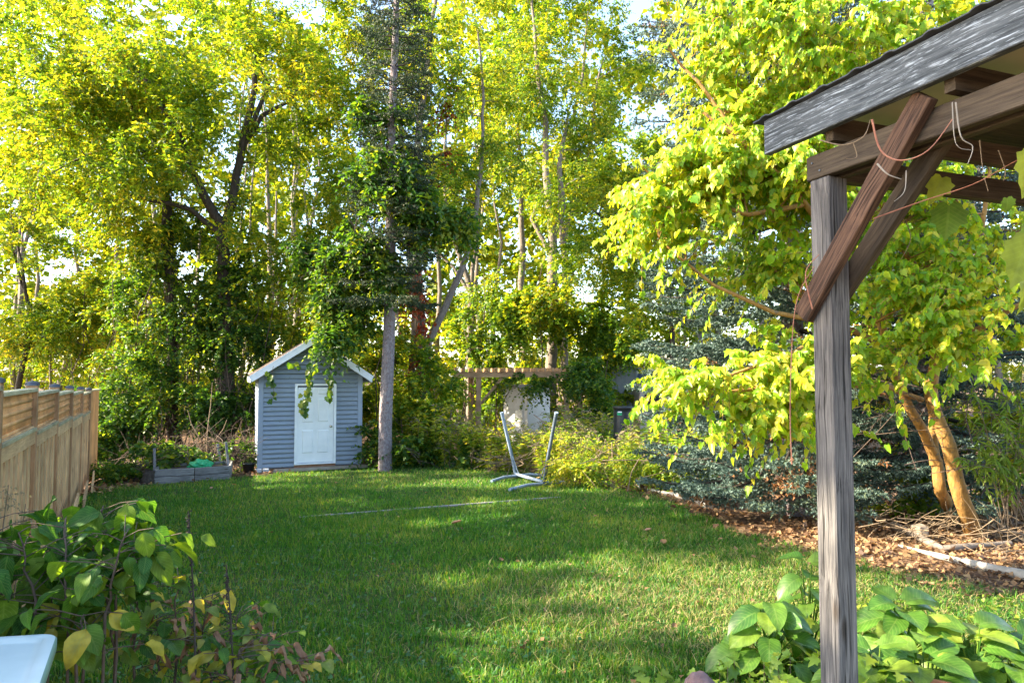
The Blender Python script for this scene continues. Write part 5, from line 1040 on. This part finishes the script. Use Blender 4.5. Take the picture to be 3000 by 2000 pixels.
def bare_bush():
    g = G(607, 1385) + bn * .6; t = thing('bare_sapling', 'leafless pale forked sapling growing in the raised bed', 'sapling', g); d = g.y; mb = MB()
    for pts in (((607, 1385), (606, 1290), (610, 1240), (618, 1180), (622, 1120)), ((606, 1295), (585, 1285), (560, 1240), (550, 1200)), ((607, 1292), (630, 1290), (655, 1255), (664, 1230)), ((606, 1350), (590, 1320), (570, 1280)), ((606, 1340), (630, 1310), (640, 1300))): mb.tube([P(x, y, d) for x, y in pts], np.linspace(.016, .006, len(pts)), 6)
    mb.build('branch', M_['twig'], t, smooth=True)
bare_bush()
def stump():
    q = G(430, 1418); logthing([q - Z * .05, q + Z * .14 + Vector((.02, 0, 0)), q + Z * .3 + Vector((.05, .05, 0))], [.17, .12, .10], 'bark_dk', 'short dark stump at the left end of the raised bed', 'stump', 'tree_stump')
stump()
# willow-like shrub at the right edge
def willowy():
    rg = np.random.default_rng(111); g = gp(3000, 8.2); t = thing('willow_leaved_shrub', 'narrow leaved green shrub at the right edge beside the mulberry stems', 'shrub', g); st = MB(); lf = MB(); nr = []
    for k in range(26):
        x0, y0 = rg.uniform(2930, 3060), rg.uniform(1500, 1560); x1, y1 = rg.uniform(2800, 3050), rg.uniform(1050, 1420); a = np.array(P(x0, y0, 8.3)); b = np.array(P(x1, y1, rg.uniform(7.6, 8.3))); u = np.linspace(0, 1, 7)[:, None]; q = a * (1 - u) + b * u + UP * .35 * np.sin(u * 3.1) * .6; V, F = tube(q, np.linspace(.007, .003, 7), 4); st.add(V, F)
        n = 34; s = rg.uniform(.3, 1, n); p = np.stack([np.interp(s, u[:, 0], q[:, i]) for i in range(3)], 1); d = nrmz(rg.normal(size=(n, 3)) * .7 + np.array([-.4, -.2, -.6])); cloud(lf, T_narrow, p, d, UP + rg.normal(size=(n, 3)) * .4, rg.uniform(.09, .16, n))
    st.build('stem', M_['twig'], t, kind='stuff'); lf.build('foliage', M_['ivy'], t)
willowy()

# ------------------------------------------------------------------ fallen leaves and debris on the lawn
FLW = ['just below the middle of the wooden strip', 'mid lawn, left one of a close pair', 'mid lawn, right one of a close pair', 'alone between hammock stand and spruce skirt', 'nearest the lower left tip of the spruce skirt', 'first of three under the spruce skirt', 'second of three under the spruce skirt', 'third of three under the spruce skirt',
 'between dry turf edge and the grey post', 'close left of the grey post in the dry turf', 'touching the left side of the grey post', 'by the leaf litter edge above the dry turf', 'low right of the lawn near the bottom edge', 'beside the low yellow leaf near the bottom', 'just above the left hosta', 'standing up in the shade of the central lawn', 'left of the pair in the central lawn', 'on the open lawn above the withered plants', 'right under the right half of the wooden strip', 'between wooden strip and pale edging logs', 'just left of the hosta leaves', 'at the foot of the brush pile', 'below the shed door', 'below the raised bed', 'below the plant pot']
fl = [leafmesh('fallen_leaf', 'heart', m_, 4, 4, fold=.5, droop=-.4, seed=s) for s, m_ in ((1, M_['litter']), (2, M_['brownleaf']), (3, M_['yleaf']))]
for i, (x, y, s, k) in enumerate(((1325, 1542, .2, 1), (1470, 1652, .09, 0), (1520, 1655, .08, 1), (1890, 1562, .13, 1), (1947, 1600, .13, 0), (2060, 1590, .07, 1), (2105, 1588, .09, 1), (2155, 1618, .09, 0), (2215, 1643, .10, 0), (2335, 1640, .14, 0), (2365, 1637, .12, 2), (2240, 1610, .07, 0), (1905, 1828, .11, 2), (1972, 1850, .07, 0), (2315, 1760, .07, 0), (1328, 1748, .06, 2), (1160, 1600, .05, 0), (1110, 1700, .05, 1), (1500, 1520, .06, 0), (1740, 1520, .07, 0), (2180, 1840, .06, 0), (1850, 1455, .1, 1), (980, 1420, .1, 1), (620, 1437, .12, 1), (690, 1425, .12, 0))):
    g = G(x, y); o = leafobj(fl[k], g + Z * .04, (math.cos(i * 2), math.sin(i * 2), .1), (random.gauss(0, .35), random.gauss(0, .35), 1), s * .72, None, 'fallen_leaf')
    tag(o, ('rusty', 'pale brown curled', 'yellow')[k] + ' fallen leaf on the grass ' + FLW[i], 'fallen leaf', 'fallen leaves on the lawn')

# ------------------------------------------------------------------ foreground plants
big = [leafmesh('lilac_leaf', 'ovate', M_['bigleaf'], 6, 4, seed=s, droop=.35 + .4 * s, fold=.28, wav=.05) for s in range(3)]
yel = [leafmesh('yellow_leaf', 'ovate', M_['yleaf'], 6, 4, seed=s + 4, droop=.5 + .3 * s, fold=.4, wav=.06) for s in range(2)]
brn = [leafmesh('withered_leaf', 'lance', M_['brownleaf'], 6, 4, seed=s + 7, droop=1.5, fold=.9, wav=.22) for s in range(2)]
def bush(name, label, stems, leafset, seed, size, n, spread=.5, mat='twig_dk', cat='shrub', dn=-.4, sr=.006, density=None):
    rg = random.Random(seed); t = thing(name, label, cat, Vector((stems[0][0].x, stems[0][0].y, gzf(stems[0][0].x, stems[0][0].y)))); cnt = 0
    tw = MB()
    for pts in stems:
        m = MB(); q = [pts[0]]; 
        for i in range(len(pts) - 1):
            for k in range(1, 4): q.append(pts[i].lerp(pts[i + 1], k / 3) + Vector((rg.gauss(0, .008), rg.gauss(0, .008), 0)))
        m.tube(q, np.linspace(sr * 1.3, sr * .5, len(q)), 6); m.build('stem', M_[mat], t, smooth=True)
        for k in range(n):
            u = rg.uniform(.3, 1) * (len(q) - 1.01); i = int(u); b = q[i].lerp(q[i + 1], u - i); a = rg.uniform(0, 6.28); d = Vector((math.cos(a), math.sin(a), rg.uniform(-.1, .5))).normalized(); l = rg.uniform(.06, spread); e = b + d * l
            if rg.random() < .8: tw.tube([b, (b + e) / 2 + Z * .012, e], [.003, .0025, .002], 3, cap=False)
            for j in range(rg.choice((1, 2, 2))):
                dd = Vector((d.x + rg.gauss(0, .6), d.y + rg.gauss(0, .6), dn + rg.gauss(0, .3))); p = b.lerp(e, 1 - .35 * j)
                me = rg.choices(leafset[0], leafset[1])[0]; leafobj(me, p, dd, (rg.gauss(0, .35), -.25 + rg.gauss(0, .3), 1), size * rg.uniform(.55, 1.15), t)
    tw.build('twig', M_[mat], t, kind='stuff'); return t
def st(px, py, d, px2=None, py2=None, d2=None): a = P(px, py, d); b = P(px2, py2, d2 or d); g = Vector((a.x, a.y, gzf(a.x, a.y))); return [g, a, a.lerp(b, .5) + Vector((0, 0, .02)), b]
bush('lilac_shrub', 'green broad leaved shrub filling the lower left foreground', [st(110, 1800, 3.0, 60, 1560, 3.0), st(200, 1800, 3.0, 190, 1520, 3.1), st(250, 1700, 3.2, 300, 1480, 3.3), st(300, 1800, 3.0, 370, 1560, 3.0), st(20, 1800, 3.2, -40, 1500, 3.2), st(340, 1700, 3.2, 420, 1600, 3.1), st(150, 1700, 3.3, 120, 1540, 3.4)], (big, (3, 3, 2)), 121, .14, 22, .26, dn=-.6)
bush('yellowing_shrub', 'yellowing stalks at the foot of the broad leaved shrub', [st(230, 1950, 2.9, 240, 1800, 2.9), st(330, 1900, 3.2, 310, 1700, 3.2), st(60, 1900, 3.1, 30, 1740, 3.1)], (big + yel, (2, 2, 2, 2, 2)), 122, .12, 14, .26, dn=-.6)
def dead_st(x, y, d, x2, y2): return st(x, y, d, x2, y2, d)
bush('withering_plant', 'withering plants with curled brown and yellow leaves in front of the lawn', [dead_st(470, 1980, 3.6, 460, 1800), dead_st(510, 1950, 3.6, 520, 1720), dead_st(570, 1960, 3.7, 620, 1740), dead_st(660, 1980, 3.7, 700, 1800), dead_st(740, 1990, 3.6, 810, 1850), dead_st(620, 2000, 3.5, 590, 1860), dead_st(390, 1900, 3.5, 420, 1720), dead_st(790, 2010, 3.5, 860, 1930), dead_st(690, 2010, 3.4, 700, 1900)], (yel + brn + big, (3, 3, 2, 2, 3, 2, 2)), 123, .095, 22, .26, cat='plant', dn=-.2)
for i, (x, y0, y1, d, lb) in enumerate(((560, 1990, 1495, 3.3, 'tallest dark seed spike rising from the withering plants'), (670, 1990, 1650, 3.4, 'shorter dark seed spike right of the tallest one'))):
    a = P(x + 14, y0, d); b = P(x - 8, y1, d); t = thing('seed_spike', lb, 'plant', Vector((a.x, a.y, gzf(a.x, a.y))), 'dark seed spikes'); m = MB(); q0 = Vector((a.x + .01, a.y, gzf(a.x, a.y))); m.tube([q0, a, a.lerp(b, .5) + Vector((.006, 0, 0)), b], [.006, .005, .004, .002], 6); m.build('stem', M_['moss'], t, smooth=True)
    m = MB(); rg = np.random.default_rng(i)
    n = 150; u = rg.uniform(.3, 1, n); pp = np.array([tuple(a.lerp(b, float(s))) for s in u]) + rg.normal(size=(n, 3)) * .004; cloud(m, T_round, pp, rg.normal(size=(n, 3)), rg.normal(size=(n, 3)), rg.uniform(.008, .018, n)); m.build('seed_head', M_['moss'], t)
def gold():
    rg = np.random.default_rng(131)
    for i, (x, y, d) in enumerate(((25, 1420, 4.2), (75, 1475, 4.0))):
        b = P(x, y, d); g = Vector((b.x - .1, b.y, gzf(b.x, b.y))); t = thing('seed_plume_weed', ('faded goldenrod plume against the fence boards at the left edge', 'drooping faded goldenrod plume above the broad leaved shrub')[i], 'plant', g, 'plumes by the fence'); m = MB(); m.tube([g, g.lerp(b, .7) + Z * .1, b], [.005, .004, .002], 5); m.build('stem', M_['twig'], t)
        m = MB()
        for s in range(16):
            dd = nrmz(rg.normal(size=3) * np.array([1, .6, .4]) + np.array([.4, 0, .1])); k = 26; tt = rg.random((k, 1)); o = np.array(b) - UP * rg.uniform(0, .16); pp = o + dd * .13 * tt - UP * .08 * tt ** 2; cloud(m, T_round, pp, rg.normal(size=(k, 3)), rg.normal(size=(k, 3)), rg.uniform(.006, .013, k))
        m.build('seed_plume', M_['plume'], t, kind='stuff')
gold()
# hostas
hme = [leafmesh('hosta_leaf', 'hosta', M_['hosta'], 8, 6, seed=s, fold=.30, droop=.35 + .45 * s, wav=.03) for s in range(3)]
def hosta(c, label, n, seed, r, size, h=.35, bias=(0, 0)):
    rg = random.Random(seed); t = thing('hosta_plant', label, 'plant', c, 'hostas under the shelter')
    for k in range(n):
        a = k * 2.4 + rg.uniform(-.3, .3); f = (k + .5) / n; rr = r * (.15 + .75 * f) * rg.uniform(.7, 1.1); o = Vector((math.cos(a) + bias[0], math.sin(a) + bias[1], 0)); p = c + o * rr + Z * (h * (1.2 - .85 * f) * rg.uniform(.8, 1.15))
        lf = leafobj(rg.choice(hme), p, (o.x, o.y, .35 - .85 * f + rg.gauss(0, .15)), (rg.gauss(0, .25) , -.35, 1), size * rg.uniform(.7, 1.15), t)
        m = MB(); m.tube([c + Z * .02, c.lerp(p, .5) + Z * .06, p], [.005, .004, .004], 5, cap=False); m.build('leaf_stalk', M_['hosta'], t)
def hz(px, py, d): q = P(px, py, d); return Vector((q.x, q.y, gzf(q.x, q.y)))
for i, (px, d, n, r, s, h, lb) in enumerate(((2255, 4.6, 20, .26, .20, .42, 'sunlit yellow green hosta left of the grey post'), (2370, 4.9, 18, .24, .19, .55, 'upright hosta rising behind the grey post'), (2640, 4.6, 18, .24, .22, .46, 'large hosta just right of the grey post'), (2700, 4.0, 20, .30, .23, .42, 'shaded hosta above the terracotta pot'), (2850, 4.3, 20, .30, .22, .36, 'hosta with folded leaves right of the terracotta pot'), (2980, 4.2, 16, .28, .22, .34, 'hosta at the right edge with yellowing leaves'), (2560, 4.0, 12, .2, .2, .36, 'small hosta in the shade against the post'))):
    hosta(hz(px, 1900, d), lb, n + 9, 140 + i, r * 1.1, s, h)
# lobed seedlings and ground cover around the hostas
GRl = [(0, .04), (.18, -.02), (.44, .10), (.26, .32), (.42, .60), (.18, .58), (.12, .78), (0, 1.0)]
sme = [lobedmesh('seedling_leaf', M_['ivy'], GRl, droop=.3 * k) for k in (0, 1, 2)]
def seedlings(name, label, cx, cd, n, seed, rx, ry, h, size, me=sme):
    rg = random.Random(seed); c = hz(cx, 1900, cd); t = thing(name, label, 'plant', c, 'lobed seedlings by the hostas'); m = MB()
    for k in range(n):
        x = c.x + rg.gauss(0, rx); y = c.y + rg.gauss(0, ry); g = Vector((x, y, gzf(x, y))); p = g + Z * (h * rg.uniform(.4, 1.2)); m.tube([g, g.lerp(p, .6), p], [.0025, .002, .0015], 3, cap=False)
        for j in range(3):
            a = rg.uniform(0, 6.28); leafobj(rg.choice(me), p - Z * .02 * j, (math.cos(a), math.sin(a), -.25 + rg.gauss(0, .2)), (rg.gauss(0, .3), -.3, 1), size * rg.uniform(.6, 1.2), t)
    m.build('stem', M_['twig'], t, kind='stuff')
seedlings('vine_seedling', 'lobed yellow green seedlings at the foot of the grey post', 2340, 3.9, 42, 151, .20, .16, .36, .085)
seedlings('vine_seedling', 'patch of small green seedlings beside the red rock', 1965, 4.3, 20, 152, .14, .08, .16, .08)
seedlings('vine_seedling', 'low seedlings between the hostas and the lawn edge', 2180, 4.25, 14, 153, .12, .10, .14, .07)
seedlings('vine_seedling', 'ground cover leaves at the right edge behind the hostas', 2960, 5.4, 44, 154, .45, .25, .07, .06)
def groundivy():
    rg = np.random.default_rng(155); n = 1500; x = rg.uniform(2.6, 5.2, n); y = rg.uniform(4.6, 6.3, n); pos = np.stack([x, y, gz(x, y) + rg.uniform(.02, .09, n)], 1); d = rg.normal(size=(n, 3)); d[:, 2] *= .2; k = rg.random(n) < .75; mb = MB(); cloud(mb, T_round, pos[k], d[k], (UP + rg.normal(size=(n, 3)) * .35)[k], rg.uniform(.03, .06, k.sum())); mb.build('ground_cover', M_['ivy'], kind='stuff')
groundivy()

# ------------------------------------------------------------------ grape vine on the shelter
def patio_vine():
    t = thing('shelter_vine', 'mostly leafless grape vine trailing over the patio shelter with big leaves at the right edge', 'vine', hp(2.6, 1.0, 2.6))
    gl = [lobedmesh('grape_leaf', M_['grape'], [(0, .02), (.12, -.08), (.28, -.04), (.34, .12), (.50, .20), (.42, .36), (.48, .52), (.30, .56), (.24, .74), (.12, .82), (0, 1.0)], c=(0, .3), droop=d_) for d_ in (.1, .5)]
    for px, py, d, s, dv in ((3030, 480, 1.9, .14, (-.2, 0, -1)), (3010, 740, 1.95, .15, (-.3, 0, -1)), (3010, 840, 2.0, .12, (.2, 0, -1)), (2760, 560, 2.5, .10, (-.4, -.1, -1)), (2780, 640, 2.8, .15, (-.1, 0, -1)), (3020, 700, 2.1, .12, (.1, 0, -1)), (2950, 620, 2.2, .05, (.2, 0, -1))):
        leafobj(gl[0 if s > .12 else 1], P(px, py - 40, d), dv, (random.gauss(0, .2), -1, .3), s, t)
    for pts, r, mt in ((((2555, 350, 2.2), (2580, 440, 2.2), (2640, 470, 2.15), (2720, 440, 2.1), (2790, 350, 2.1)), .0038, 'twig_red'), (((2400, 410, 2.5), (2470, 425, 2.45), (2530, 400, 2.4), (2550, 350, 2.4)), .0028, 'twig'), (((2500, 420, 2.4), (2510, 460, 2.4), (2480, 465, 2.4)), .002, 'twig'),
                       (((2380, 905, 2.6), (2360, 800, 2.6), (2400, 745, 2.6)), .0032, 'twig_red'), (((2560, 640, 2.4), (2700, 590, 2.4), (2850, 540, 2.3), (2960, 480, 2.2), (3040, 440, 2.1)), .003, 'twig_red'), (((2800, 300, 2.1), (2815, 400, 2.1), (2850, 430, 2.1), (2835, 480, 2.1)), .0028, 'web'),
                       (((2790, 300, 2.1), (2800, 420, 2.1), (2845, 440, 2.1)), .002, 'web'), (((2870, 410, 2.2), (2880, 500, 2.2), (2895, 560, 2.2)), .002, 'twig'), (((2925, 440, 2.2), (2945, 500, 2.2), (2940, 530, 2.2)), .002, 'twig'), (((2570, 480, 2.28), (2600, 510, 2.26), (2640, 525, 2.26)), .004, 'web'),
                       (((2655, 500, 2.3), (2650, 560, 2.3), (2620, 590, 2.3)), .002, 'web'), (((2320, 1360, 2.62), (2315, 1180, 2.62), (2330, 900, 2.62), (2385, 780, 2.6)), .003, 'twig_red'), (((2650, 640, 2.6), (2668, 700, 2.6), (2640, 760, 2.6)), .002, 'twig')):
        m = MB(); q = [P(x, y, d) for x, y, d in pts]; qq = []
        for i in range(len(q) - 1):
            p0 = q[max(i - 1, 0)]; p1 = q[i]; p2 = q[i + 1]; p3 = q[min(i + 2, len(q) - 1)]
            for k in range(5): s = k / 5; qq.append(.5 * ((2 * p1) + (p2 - p0) * s + (2 * p0 - 5 * p1 + 4 * p2 - p3) * s * s + (3 * p1 - 3 * p2 + p3 - p0) * s ** 3))
        qq.append(q[-1]); m.tube(qq, np.linspace(r * .9, r * .4, len(qq)), 6); m.build('stem', M_[mt], t, smooth=True)
patio_vine()
tri = sum(len(o.data.polygons) for o in bpy.data.objects if o.type == 'MESH'); print('POLYS', tri, 'OBJECTS', len(bpy.data.objects))
